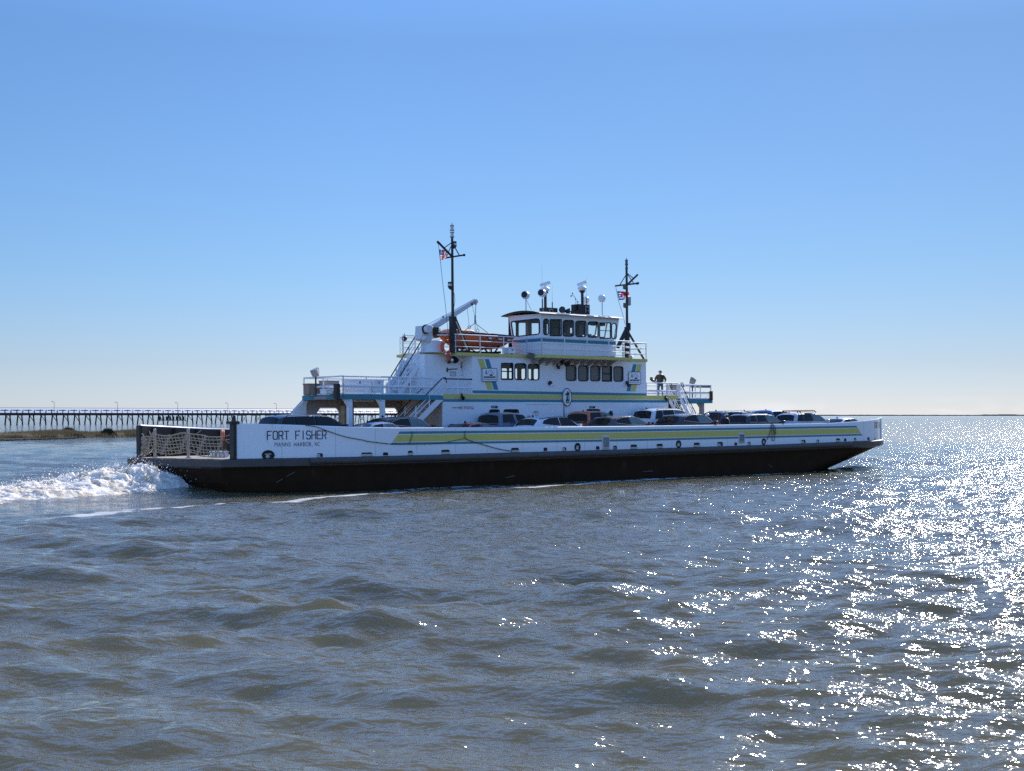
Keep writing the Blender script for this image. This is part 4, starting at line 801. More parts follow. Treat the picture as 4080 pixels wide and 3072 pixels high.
for u in (.62, .78, .92): s = x0+Lb*u; z = lerpt(zgun, u)-.2; a = BL(s, -1.0, z); mb.box(a[0]-.12, a[0]+.12, -1.03, -.99, a[2]-.04, a[2]+.04)
mb.obj('reflective_tape', RAILW, boat)
mb = MB(); s = x0+Lb*.86; z = lerpt(zgun, .86); a = BL(s, 0, z); mb.box(a[0]-.25, a[0]+.1, -.2, .2, a[2], a[2]+.18); mb.box(a[0]+.3, a[0]+.65, -.16, .16, a[2]-.1, a[2]+.12); mb.cyl((a[0]-.1, -.2, a[2]+.1), (a[0]-.4, -.3, a[2]+.02), .04); mb.obj('outboard_motor', GREY, boat, bevel=.03)
mb = MB()
for u in (.3, .82):
    s = x0+Lb*u; mb.box(s-.08, s+.08, tb_-.75, tb_+.75, zbd+.12, zbd+.24)
    for d in (-.6, 0, .6): mb.cyl((s, tb_+d, zbd), (s, tb_+d, zbd+.15), .05); mb.cyl((s, tb_+d*.5, zbd+.2), (s, tb_+d*1.15, zbd+.55), .05)
mb.tube([(x0+Lb*.3, tb_-.5, zbd+.16), (x0+Lb*.82, tb_-.5, zbd+.16)], .05); mb.tube([(x0+Lb*.3, tb_-.5, zbd+.5), (x0+Lb*.5, tb_-.5, zbd+.15), (x0+Lb*.7, tb_-.5, zbd+.5)], .03)
fp(mb, 'boat_cradle', DARK, bdk)
# life rings
def lifering(label, s, t, z, r=.37):
    e = thing('life_ring', label, 'life ring', L3(s, t, z)); mb = MB(); mb.torus((0,0,0), r*.76, r*.24, (0,1,0), n=28, k=10); mb.obj('float_ring', mat('ring_orange', (.62,.10,.035), .5, var=.1), e, smooth=True)
    mb = MB()
    for a in (45, 135, 225, 315): a = R(a); mb.torus((math.cos(a)*r*.76, 0, math.sin(a)*r*.76), r*.25, .012, (-math.sin(a), 0, math.cos(a)), n=12, k=4)
    mb.obj('grab_rope', RAILW, e); return e
s, z = P('K', 748, 1290, 5.2); lr = lifering('orange life ring hanging on the bridge deck railing beside the aft mast', s, 5.1, z, .42)
mb = MB(); mb.ball((0, -.1, -.42), .13, n=10); mb.cyl((0, -.1, -.5), (.02, -.1, -.75), .13, .07); mb.ball((.05,-.1,-.82), .09, mi=1); mb.ball((-.15,-.1,-.36), .06, mi=2); mb.ball((.15,-.1,-.36), .06, mi=2); mb.ball((.3,-.08,-.7), .09, mi=2); mb.obj('smoke_float', [MATS['ring_orange'], DARK, WHITE], lr, smooth=True)
s, z = P('A', 1358, 1030, 6.85); lifering('orange life ring on the stair casing, the one nearer the stern', s, 6.8, z, .34)
s, z = P('A', 1425, 1032, 6.85); lifering('orange life ring on the stair casing, the one nearer the cabin door', s, 6.8, z, .34)

# ---------------------------------------------------------------- stern safety net and gear
sn = -.12; JJ = lambda x, y: (lambda r: (sn, r[0], r[1]))(PS(*q('J', x, y), sn))
top = [(300,345),(330,390),(400,405),(440,370),(482,328),(620,378),(800,380),(960,350),(1075,322),(1230,362),(1400,392),(1560,405),(1765,390)]
bot = [(300,690),(340,705),(400,712),(440,695),(482,660),(620,700),(800,702),(960,692),(1075,665),(1230,712),(1400,738),(1560,752),(1740,757)]
NR = 6; xs = [330+i*(31+9*i/34) for i in range(36)]; xs = [x for x in xs if x < 1765]
net = thing('cargo_net', 'knotted tan rope net strung across the open stern of the ferry', 'safety net', L3(sn, 6.5, zd(0)))
loc = lambda p: (p[0]-sn, p[1]-6.5, p[2]-zd(0))
def NP(x, v):
    y = lerpt(top, x)*(1-v)+lerpt(bot, x)*v; p = loc(JJ(x, y)); return (p[0]+.12*math.sin(x*.02+v*3), p[1], p[2]+.02*math.sin(x*.13+v*17))
mb = MB()
for r_ in range(NR+1): mb.tube([NP(x, r_/NR) for x in xs], .032 if r_ in (0,) else .024, n=5)
for i, x in enumerate(xs): mb.tube([NP(x+5*math.sin(i*1.7+k), k/NR) for k in range(NR+1)], .024, n=5)
for i, x in enumerate(xs):
    for k in range(NR+1): mb.ball(NP(x, k/NR), .034, n=5, k=3)
mb.obj('net_mesh', ROPE, net)
mb = MB()
for pts in ([(1765,390),(1895,350)], [(1765,452),(1895,450)], [(1765,465),(1810,505),(1895,520)], [(1750,625),(1810,655),(1890,683)], [(1075,322),(950,330)], [(1230,362),(1340,280)], [(1040,560),(760,620)], [(330,390),(290,345)], [(440,370),(420,300)], [(340,705),(300,650)]): mb.tube([loc(JJ(*p)) for p in pts], .022, n=5)
mb.obj('lashing', ROPE, net)
mb = MB()
for i in range(26): p = loc(JJ(300+60*rng.random(), 420+290*(i/26))); mb.ball(p, .06+.04*rng.random(), 1, 1.3, 1, n=7, k=5)
for i in range(7): p = loc(JJ(320+8*i, 690-12*i)); mb.torus(p, .16, .04, (.9, .3, .2*i), n=10, k=5)
mb.obj('gathered_rope', ROPE, net)
for x, y0, y1 in ((482, 280, 735), (1072, 278, 748)):
    a, b = JJ(x, y0), JJ(x, y1); mb = MB(); mb.cyl((sn+.1, a[1], zd(0)), (sn+.1, a[1], a[2]), .07, n=10); mb.ball((sn+.1, a[1], a[2]), .08); mb.box(sn, sn+.2, a[1]-.1, a[1]+.1, zd(0), zd(0)+.04); fp(mb, 'net_stanchion', TAUPE)
# gear on the aft car deck
def JP(x, y, s): t, z = PS(*q('J', x, y), s); return s, t, z
s, t, z = JP(565, 400, 2.4); e = thing('folding_sign', 'white A-shaped folding sign standing by the far bulwark behind the net', 'sign', L3(s, t, zd(s)))
mb = MB(); h = 1.3
for d in (-1, 1): mb.plate([(-.28, 0), (.28, 0), (.06, h), (-.06, h)], (), d*.02, d*.04, f=lambda p, zz, dd: (dd+(.28*(1-zz/h))*(1 if dd > 0 else -1), p, zz))
mb.obj('panel', WHITE, e)
s, t, z = JP(1700, 420, 3.2); e = thing('hose_reel', 'rusty orange hose reel on the aft car deck behind the net', 'hose reel', L3(s, t, zd(s)))
mb = MB(); mb.torus((0, 0, .95), .34, .07, (.8,-.5,0), n=22, k=8); mb.torus((.1, 0, .95), .34, .05, (.8,-.5,0), n=22, k=8); mb.obj('coiled_hose', ORANGE, e, smooth=True)
mb = MB(); mb.box(-.08, .12, -.3, -.22, 0, 1.0); mb.box(-.08, .12, .22, .3, 0, 1.0); mb.cyl((0, -.3, .95), (0, .3, .95), .05); mb.box(-.12, .2, -.32, .32, 0, .06); mb.obj('reel_frame', BROWN, e)
s, t, z = JP(1455, 440, 5.5); e = thing('deck_machine', 'blue-grey machine box on a stand on the aft car deck', 'machine', L3(s, t, zd(s)))
mb = MB(); mb.box(-.3, .3, -.35, .35, .55, 1.15); mb.obj('machine_housing', mat('blue_grey', (.22,.25,.34), .5), e, bevel=.03)
mb = MB(); [mb.cyl((a, b, 0), (a, b, .56), .03) for a in (-.25,.25) for b in (-.3,.3)]; mb.obj('stand', DARK, e)
s, t, z = JP(1650, 690, 1.6); e = thing('wheel_chock_box', 'white low box on the deck at the near end of the net', 'box', L3(s, t, zd(s)))
mb = MB(); mb.box(-.25,.25,-.45,.45,0,.26); mb.obj('box_body', WHITE, e, bevel=.02); mb = MB(); mb.box(-.27,.27,-.47,.47,.262,.3); mb.obj('lid', WHITE, e, bevel=.01)
# mooring ropes
def rope(label, pts, t, r=.02, m=mat('grey_rope', (.10,.095,.09), .85, var=.3), name='mooring_rope', cat='rope', k='H'):
    P_ = []
    for kk, x, y in pts: s, z = P(kk, x, y, t); s, z = PB(kk, x, y, t); P_.append(Vector((s, inset(s)+t, z)))
    o0 = P_[0]; mb = MB(); out = []
    for i in range(len(P_)-1):
        a = P_[max(i-1,0)]; b = P_[i]; c = P_[i+1]; d = P_[min(i+2, len(P_)-1)]
        for u in np.linspace(0, 1, 6)[:-1]: out.append(.5*((2*b)+(c-a)*u+(2*a-5*b+4*c-d)*u*u+(3*b-a-3*c+d)*u**3)-o0)
    out.append(P_[-1]-o0); mb.tube(out, r, n=6); o = mb.obj(name, m); tag(o, label, cat, None, L3(*o0)); return o
rope('long slack mooring rope swagged along the white bulwark from the ship name', [('H',960,640),('H',1150,665),('H',1300,722),('H',1650,838),('H',2000,905),('C',1000,990),('C',1232,1018)], -.05)
rope('mooring rope hanging across the yellow stripe down to a freeing port', [('D',172,1000),('D',175,1095),('D',300,1145),('D',500,1205),('D',640,1238),('D',760,1255)], -.06)
rope('thin rope sagging low across the yellow stripe beside the short hanging strap', [('C',1232,1018),('C',1500,1022),('C',1800,1010),('C',2000,975),('C',2090,955)], -.04, r=.014)
rope('short dark strap hanging over the bulwark top near the aft end of the stripes', [('C',1504,880),('C',1490,960),('C',1466,1020)], -.05, r=.02)
rope('bundle of looped dark rope hung over the bulwark near the bow', [('F',478,520),('F',470,600),('F',440,680),('F',412,712)], -.05, r=.022)
rope('narrow loops of hanging rope beside the bow rope bundle', [('F',480,525),('F',485,640),('F',488,690),('F',500,708),('F',512,690),('F',508,600),('F',500,530),('F',520,560),('F',530,620),('F',520,632),('F',505,560),('F',490,525)], -.08, r=.022)
# ---------------------------------------------------------------- cars
def paint(name, c, metal=.0, rough=.3): return mat('paint_'+name, c, rough, metal=metal, var=.03, coat=.8)
TIRE = mat('tyre', (.02,.02,.02), .8); RIM = mat('rim', (.5,.5,.52), .3, metal=.8); CGL = mat('car_glass', (.022,.02,.018), .09, var=.5, vs=2.5, spec=.28); TRED = mat('tail_red', (.45,.02,.015), .2); HLT = mat('head_lamp', (.6,.62,.65), .1); CHR = mat('chrome', (.7,.7,.72), .15, metal=.9); CLT = mat('car_front_glass', (.16,.21,.21), .12, var=.5, vs=2.5, spec=.3)  # front side glass painted paler, standing in for daylight seen through it
TYPES = {
 'crossover': dict(roof=[(-.475,.60),(-.455,.67),(-.385,.90),(-.34,.945),(-.2,.985),(-.06,1.0),(.05,.985),(.12,.93),(.27,.635)], belt=[(-.5,.5),(-.49,.58),(-.4,.60),(.1,.60),(.27,.60),(.40,.56),(.47,.48),(.5,.36)], side=[[(-.34,.72),(-.315,.83),(-.22,.915),(-.09,.94),(-.07,.645)],[(-.055,.645),(-.07,.94),(.03,.935),(.09,.90),(.21,.645)]]),   # roof: (x, z over H) along the car, belt, from rear (-.5) to front (.5) of its length
 'suv':   dict(roof=[(-.485,.60),(-.475,.66),(-.435,.93),(-.40,.975),(-.2,1.0),(.02,.995),(.09,.96),(.255,.635)], belt=[(-.5,.5),(-.49,.58),(-.4,.60),(.1,.60),(.26,.60),(.40,.55),(.47,.47),(.5,.36)], side=[[(-.43,.64),(-.385,.91),(-.30,.93),(-.29,.64)],[(-.275,.64),(-.285,.93),(-.10,.94),(-.09,.64)],[(-.07,.64),(-.08,.94),(.055,.91),(.19,.64)]]),
 'sedan': dict(roof=[(-.36,.655),(-.30,.78),(-.22,.92),(-.12,.985),(0,1.0),(.07,.975),(.22,.66)], belt=[(-.5,.55),(-.485,.64),(-.36,.655),(0,.645),(.22,.63),(.38,.57),(.47,.5),(.5,.38)], side=[[(-.27,.70),(-.20,.88),(-.09,.93),(-.07,.68)],[(-.05,.68),(-.065,.935),(.04,.92),(.165,.68)]]),
 'pickup':dict(roof=[(-.15,.60),(-.135,.9),(-.11,.985),(.04,1.0),(.13,.985),(.165,.93),(.265,.62)], belt=[(-.5,.55),(-.495,.60),(-.15,.605),(.26,.60),(.42,.575),(.49,.5),(.5,.36)], side=[[(-.12,.65),(-.105,.93),(.03,.94),(.04,.64)],[(.06,.64),(.05,.94),(.15,.91),(.215,.64)]]),
}
for kk_, nb_ in (('suv', .68), ('crossover', .68), ('sedan', .70), ('pickup', .69)):
    T_ = TYPES[kk_]; base_ = {'suv': .6, 'crossover': .6, 'sedan': .645, 'pickup': .605}[kk_]
    mp_ = lambda f: 1-(1-f)*(1-nb_)/(1-base_) if f >= base_-.06 else f*(1-(1-(base_-.06))*(1-nb_)/(1-base_))/(base_-.06)
    T_['roof'] = [(a, mp_(b)) for a, b in T_['roof']]; T_['belt'] = [(a, mp_(b)) for a, b in T_['belt']]; T_['side'] = [[(a, mp_(b)+(.006 if b < .75 else 0)) for a, b in pl_] for pl_ in T_['side']]
def car(kind, label, k, x, ytop, t, body, L_, W_, name, cat, H=None, ds=0, trim=None, roofc=None, rack=False, clear_front=True):
    xr = {'suv': -.17, 'crossover': -.14, 'sedan': -.05, 'pickup': .04}[kind]
    s, z = P(k, x, ytop, t); tt_ = t
    if t < 2.5: t = t+1.0*max(inset(s-xr*L_-L_*.45), inset(s-xr*L_+L_*.45)); s, z = P(k, x, ytop, t)
    Hh = z-zd(s) if H is None else H; sc = s-xr*L_+ds
    print('%-14s s=%.2f..%.2f t=%.1f H=%.2f (px height %.2f)' % (name, sc-L_/2, sc+L_/2, t, Hh, z-zd(s)))
    T = TYPES[kind]; e = thing(name, label, cat, L3(sc, t, zd(sc)), 'vehicles parked on the car deck')
    zb = lambda u: lerpt(T['belt'], u)*Hh
    def zr(u): return max(lerpt([(T['roof'][0][0]-.02, 0)]+T['roof']+[(T['roof'][-1][0]+.02, 0)], u)*Hh if T['roof'][0][0]-.001 <= u <= T['roof'][-1][0]+.001 else 0, zb(u))
    def wb(u): return W_/2*(1-.16*max(0, (abs(u)-.36)/.14)**2)
    def yy(u, z): return wb(u)-.30*max(0, z-zb(u))/(.62)*.62
    us = sorted(set([-.5,-.495,-.47,-.45,-.3,-.15,.3,.35,.45,.48,.5]+[p[0] for p in T['roof']]+[p[0] for p in T['belt']]+[T['roof'][0][0]-.004, T['roof'][-1][0]+.004]))
    def top(u, f): zt_ = zr(u); g_ = zt_-zb(u); dr = .035+.075*min(1, g_/.5); wr = yy(u, zt_-dr) if g_ > .02 else wb(u)-.05; return wr*f, zt_-dr*abs(f)**3+.0
    g = []
    for u in us:
        b = zb(u); r = []
        low = .24*Hh if abs(u) < .48 else .3*Hh
        half = [(wb(u)-.06, low*.75), (wb(u)+.0, low), (wb(u)+.015, min(.42*Hh, b-.02)), (wb(u)-.01, b-.03 if b-.03 > low else low+.01)]
        half += [top(u, f) for f in (1, .75, .4, 0)]
        r = [(u*L_, -y, z_) for y, z_ in half]+[(u*L_, y, z_) for y, z_ in half[-2::-1]]; g.append(r)
    mb = MB(); mb.grid(g); mb.add(g[0], [tuple(range(len(g[0])))]); mb.add(g[-1], [tuple(range(len(g[-1])))]); mb.box(-L_*.47, L_*.47, -W_*.42, W_*.42, .2, .24*Hh, 0)
    mb.obj('body', body, e, smooth=True)
    off = .012
    mi_ = 0
    for si, poly in enumerate(T['side']):
        for sd in (-1, 1):
            mb = MB(); pts = [(u*L_, zz*Hh) for u, zz in poly]; f = lambda p, z_, d: (p, sd*(yy(p/L_, z_)+.0+d), z_)
            mb.plate(pts, (), off, off+.004, f=f); wn = mb.obj('side_window', CLT if si == len(T['side'])-1 and body.name not in ('paint_black', 'paint_pearl', 'paint_slate') else CGL, e)
            mb = MB(); cc = [f(p, z_, off+.006) for p, z_ in pts]; mb.tube(cc+cc[:1], .008 if trim else .006, n=4); mb.obj('window_trim', trim or BLKR, wn)
    def screen(a, b, name):
        rows = []
        for i in range(7): u = a+(b-a)*i/6; rows.append([(u*L_+(-.012 if a < 0 and kind != 'pickup' or u < 0 and kind == 'pickup' else .012), y, z_+.014) for y, z_ in [(lambda q_: (q_[0]*(1 if f >= 0 else 1), q_[1]))(top(u, f)) for f in np.linspace(-.86, .86, 9)]])
        mb = MB(); mb.grid(rows); mb.obj(name, CGL, e, smooth=True)
    ro = T['roof']
    if kind in ('suv', 'crossover'): screen(ro[1][0]+.001, ro[2][0]-.003, 'rear_window'); screen(ro[-2][0]+.015, ro[-1][0]-.015, 'windscreen')
    if kind == 'sedan': screen(ro[0][0]+.02, ro[2][0]+.01, 'rear_window'); screen(ro[-2][0]+.015, ro[-1][0]-.015, 'windscreen')
    if kind == 'pickup': screen(ro[0][0]+.002, ro[1][0], 'rear_window'); screen(ro[-2][0]+.01, ro[-1][0]-.012, 'windscreen'); mb = MB(); mb.box(-.485*L_, -.16*L_, -W_*.42, W_*.42, zb(-.3)-.02, zb(-.3)+.03); mb.obj('bed_cover', BLKR, e, bevel=.01)
    for u in (-.32, .31):
        for sd in (-1, 1):
            mb = MB(); mb.cyl((u*L_, sd*(W_/2-.22), .34), (u*L_, sd*(W_/2+.022), .34), .34, n=20); wl = mb.obj('wheel', TIRE, e, smooth=True); mb = MB(); mb.cyl((u*L_, sd*(W_/2+.023), .34), (u*L_, sd*(W_/2+.035), .34), .22, n=14); mb.obj('rim', RIM, wl)
    for sd in (-1, 1):
        ty = zb(-.49); mb = MB(); mb.box(-.503*L_, -.455*L_, sd*(wb(-.49))-.02*sd, sd*(wb(-.49)-.2), ty-.2, ty-.04); mb.add([], []); mb.box(-.492*L_, -.45*L_, sd*(wb(-.47)-.05), sd*(wb(-.47)+.022), ty-.2, ty-.06); mb.obj('tail_light', TRED, e, bevel=.02)
        mb = MB(); mb.box(.44*L_, .492*L_, sd*(wb(.46)-.32), sd*(wb(.46)+.01), zb(.47)-.17, zb(.47)-.05); mb.obj('headlight', HLT, e, bevel=.02)
        xm = T['roof'][-1][0]*L_-.28; mb = MB(); mb.box(xm, xm+.14, sd*(W_/2+.02), sd*(W_/2+.2), zb(.2)+.0, zb(.2)+.17); mb.box(xm+.05, xm+.09, sd*(W_/2-.1), sd*(W_/2+.05), zb(.2), zb(.2)+.05); mb.obj('wing_mirror', body if kind != 'sedan' else DARK, e, bevel=.04)
        if kind != 'sedan':
            for u in (-.15, .02) if kind != 'pickup' else (.02, .12):
                mb = MB(); mb.box(u*L_, u*L_+.2, sd*(W_/2+.015), sd*(W_/2+.04), zb(u)-.1, zb(u)-.06); mb.obj('door_handle', CHR, e)
        if kind in ('suv', 'crossover'):
            a, b = -.36, .0; mb = MB(); y_ = top(-.2, .88)[0]; mb.tube([(a*L_, sd*y_, top(a, .88)[1]), (a*L_+.1, sd*y_, top(a, .88)[1]+.06), (b*L_-.1, sd*y_, top(b, .88)[1]+.06), (b*L_, sd*y_, top(b, .88)[1])], .018); mb.obj('roof_rail', trim or DARK, e)
    if rack:
        mb = MB(); zz = Hh+.0
        for y in (-.6, .6): mb.tube([(-.36*L_, y, zz), (-.36*L_+.08, y, zz+.12), (.02*L_, y, zz+.12), (.06*L_, y, zz+.02)], .035)
        for u in (-.33, -.22, -.1, .0): mb.tube([(u*L_, -.6, zz+.12), (u*L_, .6, zz+.12)], .025)
        mb.box(-.14*L_, .03*L_, -.55, .55, zz+.08, zz+.16); mb.obj('roof_rack', mat('rack_brown', (.12,.07,.05), .6), e)
    mb = MB(); a = T['roof'][2][0]*L_+.25; mb.plate([(a, Hh*.97), (a+.16, Hh*.98), (a+.05, Hh*.98+.1), (a-.0, Hh*.97+.1)], (), -.012, .012); mb.obj('aerial_fin', BLKR, e)
    mb = MB(); mb.box(-.507*L_, -.49*L_, -W_*.42, W_*.42, .26*Hh, .36*Hh); mb.box(.49*L_, .507*L_, -W_*.4, W_*.4, .22*Hh, .34*Hh); mb.obj('bumper', BLKR, e, bevel=.03)
    mb = MB(); mb.box(-.505*L_, -.497*L_, -.26, .26, .42*Hh, .49*Hh); mb.obj('number_plate', WHITE, e)
    return e
N1, N2 = 1.3, 3.45
S = 1
z_ = lambda v: (v, v, v)
SRC = (0, 0, 1); ZM['S'] = SRC
car('suv', 'large black sport utility car with smoked windows behind the ship name at the stern', 'S', 1180, 1651, N1, paint('black', (.012,.012,.013)), 5.6, 1.95, 'large_suv', 'car')
car('sedan', 'low blue-grey sedan beside the bulwark, next ahead of the big black utility car', 'S', 1497, 1680, N1, paint('bluegrey', (.22,.27,.35)), 4.7, 1.8, 'sedan_car', 'car', trim=CHR)
car('crossover', 'dark plum utility car in the inner lane, partly behind the low blue-grey sedan', 'S', 1575, 1659, N2-.2, paint('plum', (.045,.02,.03)), 4.6, 1.85, 'suv_car', 'car', trim=CHR)
car('sedan', 'low coral red sedan seen over the bulwark at the aft end of the stripes', 'S', 1880, 1682, N1, paint('coral', (.62,.06,.04)), 4.5, 1.78, 'sedan_car', 'car')
car('pickup', 'slate grey crew-cab pickup with a covered bed parked by the NO SMOKING wall', 'S', 2005, 1642, N2, paint('slate', (.17,.19,.24)), 6.0, 2.02, 'pickup_truck', 'pickup', trim=CHR)
car('crossover', 'pearl white crossover with roof rails in the outer lane below the passenger windows', 'S', 2168, 1658, N1, paint('pearl', (.78,.79,.82), metal=.0), 4.7, 1.85, 'suv_car', 'car')
car('pickup', 'burnt orange crew-cab pickup in the inner lane', 'S', 2352, 1637, N2, paint('orange', (.66,.19,.09)), 5.9, 2.0, 'pickup_truck', 'pickup')
car('crossover', 'charcoal crossover with a pale shiny roof, next ahead of the white crossover', 'S', 2452, 1656, N1, paint('charcoal', (.045,.045,.055)), 4.7, 1.85, 'suv_car', 'car', trim=CHR)
car('suv', 'white full-size utility car with black rear windows in the inner lane near the forward stairs', 'S', 2625, 1627, N2, paint('white', (.8,.81,.83), metal=0), 5.2, 1.98, 'large_suv', 'car')
car('crossover', 'glossy black utility car with silver window line in front of the forward stairs', 'S', 2722, 1647, N1, paint('jet', (.015,.015,.018)), 4.8, 1.88, 'suv_car', 'car', trim=CHR)
car('suv', 'dark family car behind the two standing people', 'S', 2892, 1636, N2+.1, paint('navy', (.03,.03,.045)), 4.8, 1.88, 'suv_car', 'car')
car('suv', 'black utility car with chrome-edged square side windows by the hanging rope bundle', 'S', 2992, 1648, N1, paint('ink', (.02,.02,.024)), 4.9, 1.9, 'suv_car', 'car', trim=CHR)
car('pickup', 'medium blue crew-cab pickup between the chrome-edged black car and the silver roof-rack car', 'S', 3072, 1633, N2+.1, paint('blue', (.10,.22,.46)), 5.6, 1.95, 'pickup_truck', 'pickup')
car('suv', 'maroon car in the far lane, mostly hidden behind the blue pickup', 'S', 3000, 1636, 7.2, paint('maroon', (.14,.03,.03)), 4.7, 1.85, 'suv_car', 'car')
car('suv', 'boxy silver utility car with a brown roof rack near the bow', 'S', 3180, 1645, N1, paint('silver', (.52,.53,.56)), 4.7, 1.85, 'suv_car', 'car', rack=True)
car('sedan', 'white sedan parked foremost at the bow', 'S', 3352, 1664, N1+.5, paint('snow', (.72,.74,.76), metal=0), 4.6, 1.8, 'sedan_car', 'car')

# ---------------------------------------------------------------- people
def person(label, s, t, zf, face, jacket, trousers, skin, hairc, lean=0, arms='down', cap=None, h=1.72):
    k = h/1.75; J = {}
    f = lambda x, y, z_: Vector((x, y, z_))*k       # x right, y facing, z up
    ln = lambda z_: lean*max(0, z_-.95)
    pts = {'pel': (0, 0, .95, .15), 'wai': (0, ln(1.1), 1.1, .14), 'che': (0, ln(1.3), 1.3, .17), 'nkb': (0, ln(1.47), 1.47, .085), 'nk': (0, ln(1.53)+.01, 1.53, .055), 'hd': (0, ln(1.63)+.02, 1.63, .09), 'tp': (0, ln(1.72)+.02, 1.71, .075)}
    E = [('pel','wai'),('wai','che'),('che','nkb'),('nkb','nk'),('nk','hd'),('hd','tp')]
    for sd, n_ in ((-1, 'l'), (1, 'r')):
        pts['hip'+n_] = (.1*sd, 0, .9, .1); pts['kn'+n_] = (.12*sd, .03, .5, .068); pts['an'+n_] = (.13*sd, 0, .1, .045); pts['toe'+n_] = (.15*sd, .17, .04, .04)
        pts['sh'+n_] = (.18*sd, ln(1.42), 1.41, .075)
        if arms == 'rail': pts['el'+n_] = (.35*sd, .04, 1.17, .07); pts['wr'+n_] = (.27*sd, .22, 1.06, .045); pts['ha'+n_] = (.27*sd, .28, 1.05, .035); pts['sh'+n_] = (.2*sd, 0, 1.42, .1); pts['che'] = (0, 0, 1.27, .23); pts['wai'] = (0, 0, 1.1, .2)
        else: pts['el'+n_] = (.26*sd, ln(1.15)-.02, 1.14, .055); pts['wr'+n_] = (.26*sd, .1, .9, .038); pts['ha'+n_] = (.25*sd, .13, .83, .035)
        E += [('pel','hip'+n_),('hip'+n_,'kn'+n_),('kn'+n_,'an'+n_),('an'+n_,'toe'+n_),('nkb','sh'+n_),('sh'+n_,'el'+n_),('el'+n_,'wr'+n_),('wr'+n_,'ha'+n_)]
        for i in range(5):   # fingers and thumb
            b = Vector(pts['ha'+n_][:3]); a = (i-1.5)*.016 if i < 4 else -.045*sd; dz = -.04 if i < 4 else -.015
            pts['f%d%s' % (i, n_)] = (b.x+a, b.y+.04, b.z+dz*.6, .010); pts['g%d%s' % (i, n_)] = (b.x+a*1.1, b.y+.05-(.0 if i < 4 else .01), b.z+dz*1.5-.01*(i in (1, 2)), .008); E += [('ha'+n_, 'f%d%s' % (i, n_)), ('f%d%s' % (i, n_), 'g%d%s' % (i, n_))]
    names = list(pts); me = bpy.data.meshes.new('person'); me.from_pydata([f(*pts[n][:3]) for n in names], [(names.index(a), names.index(b)) for a, b in E], [])
    o = bpy.data.objects.new('person', me); C.objects.link(o); sk = o.modifiers.new('skin', 'SKIN')
    for i, n in enumerate(names): v = me.skin_vertices[0].data[i]; r_ = pts[n][3]*k; v.radius = (r_*(1.15 if n in ('che','pel','wai') else 1), r_*(.8 if n in ('che','wai') else 1)); v.use_root = (n == 'pel')
    ss = o.modifiers.new('sub', 'SUBSURF'); ss.levels = ss.render_levels = 1
    bpy.context.view_layer.update(); m2 = bpy.data.meshes.new_from_object(o.evaluated_get(bpy.context.evaluated_depsgraph_get())); o.modifiers.clear(); o.data = m2; m2.name = 'person'
    m2.materials.clear()
    for mm in (jacket, trousers, skin, BLKR): m2.materials.append(mm)
    hz = [f(*pts['ha'+n_][:3]) for n_ in 'lr']
    for p in m2.polygons:
        c = p.center; p.material_index = 2 if c.z > 1.5*k or min((c-h_).length for h_ in hz) < .09 else (0 if c.z > .88*k else (1 if c.z > .12*k else 3)); p.use_smooth = True
    hd = f(*pts['hd'][:3]); mb = MB(); mb.ball((hd.x, hd.y-.015, hd.z+.035), .112*k, .92, 1.02, 1.0, n=14, k=8); hair = mb.obj('hair', hairc, o, smooth=True)
    for v in hair.data.vertices:
        if v.co.y > hd.y+.03 and v.co.z < hd.z+.07: v.co.y = hd.y+.03
    mb = MB(); mb.ball((0, hd.y+.095, hd.z-.005), .018); mb.ball((-.09*k, hd.y, hd.z), .022, .5); mb.ball((.09*k, hd.y, hd.z), .022, .5); mb.obj('nose_and_ears', skin, o, smooth=True)
    mb = MB(); mb.ball((-.032, hd.y+.088, hd.z+.02), .01); mb.ball((.032, hd.y+.088, hd.z+.02), .01); mb.box(-.025, .025, hd.y+.09, hd.y+.096, hd.z-.05, hd.z-.043); mb.obj('eyes_and_mouth', DARK, o)
    if cap: mb = MB(); mb.ball((hd.x, hd.y-.005, hd.z+.06), .118*k, .95, 1.05, .75, n=14, k=6); mb.plate([(hd.x-.07, hd.y+.08), (hd.x+.07, hd.y+.08), (hd.x+.05, hd.y+.19), (hd.x-.05, hd.y+.19)], (), hd.z+.05, hd.z+.062, f=lambda p, y, d: (p, y, d)); mb.obj('cap', cap, o, smooth=True)
    tag(o, label, 'person', None, L3(s, t, zf) @ Matrix.Rotation(R(face), 4, 'Z')); return o
SKIN = mat('skin', (.5,.3,.22), .5); HAIR = mat('hair_brown', (.06,.04,.03), .7)
s, z = P('E', 712, 265, 5.35)
person('person in a brown hooded jacket leaning with both hands on the forward passenger deck rail', s, 5.0, zpd, 137, mat('jacket_brown', (.06,.045,.03), .9), mat('jeans', (.05,.07,.14), .9), SKIN, HAIR, lean=-.0, arms='rail', cap=mat('cap_grey', (.12,.13,.17), .8), h=min(1.72, z-zpd+.02))
s, z = P('E', 1465, 810, 1.9); person('person in a pale blue shirt and white cap standing between the parked cars', s, 2.3, zd(s), 100, mat('shirt_blue', (.22,.3,.5), .9), mat('jeans', (0,0,0)), SKIN, HAIR, cap=WHITE, h=min(1.95, z-zd(s)))
s, z = P('E', 1650, 830, .75); person('stocky person in a black jacket standing with folded back to the bulwark near the black utility car', s, .75, zd(s), 20, mat('jacket_black', (.014,.013,.013), .85), mat('trousers_black', (.02,.02,.02), .9), SKIN, HAIR, cap=mat('cap_pale', (.5,.5,.5), .8), arms='rail', h=min(1.98, z-zd(s)))['label'] = 'person in a black jacket and pale cap standing between the dark cars'
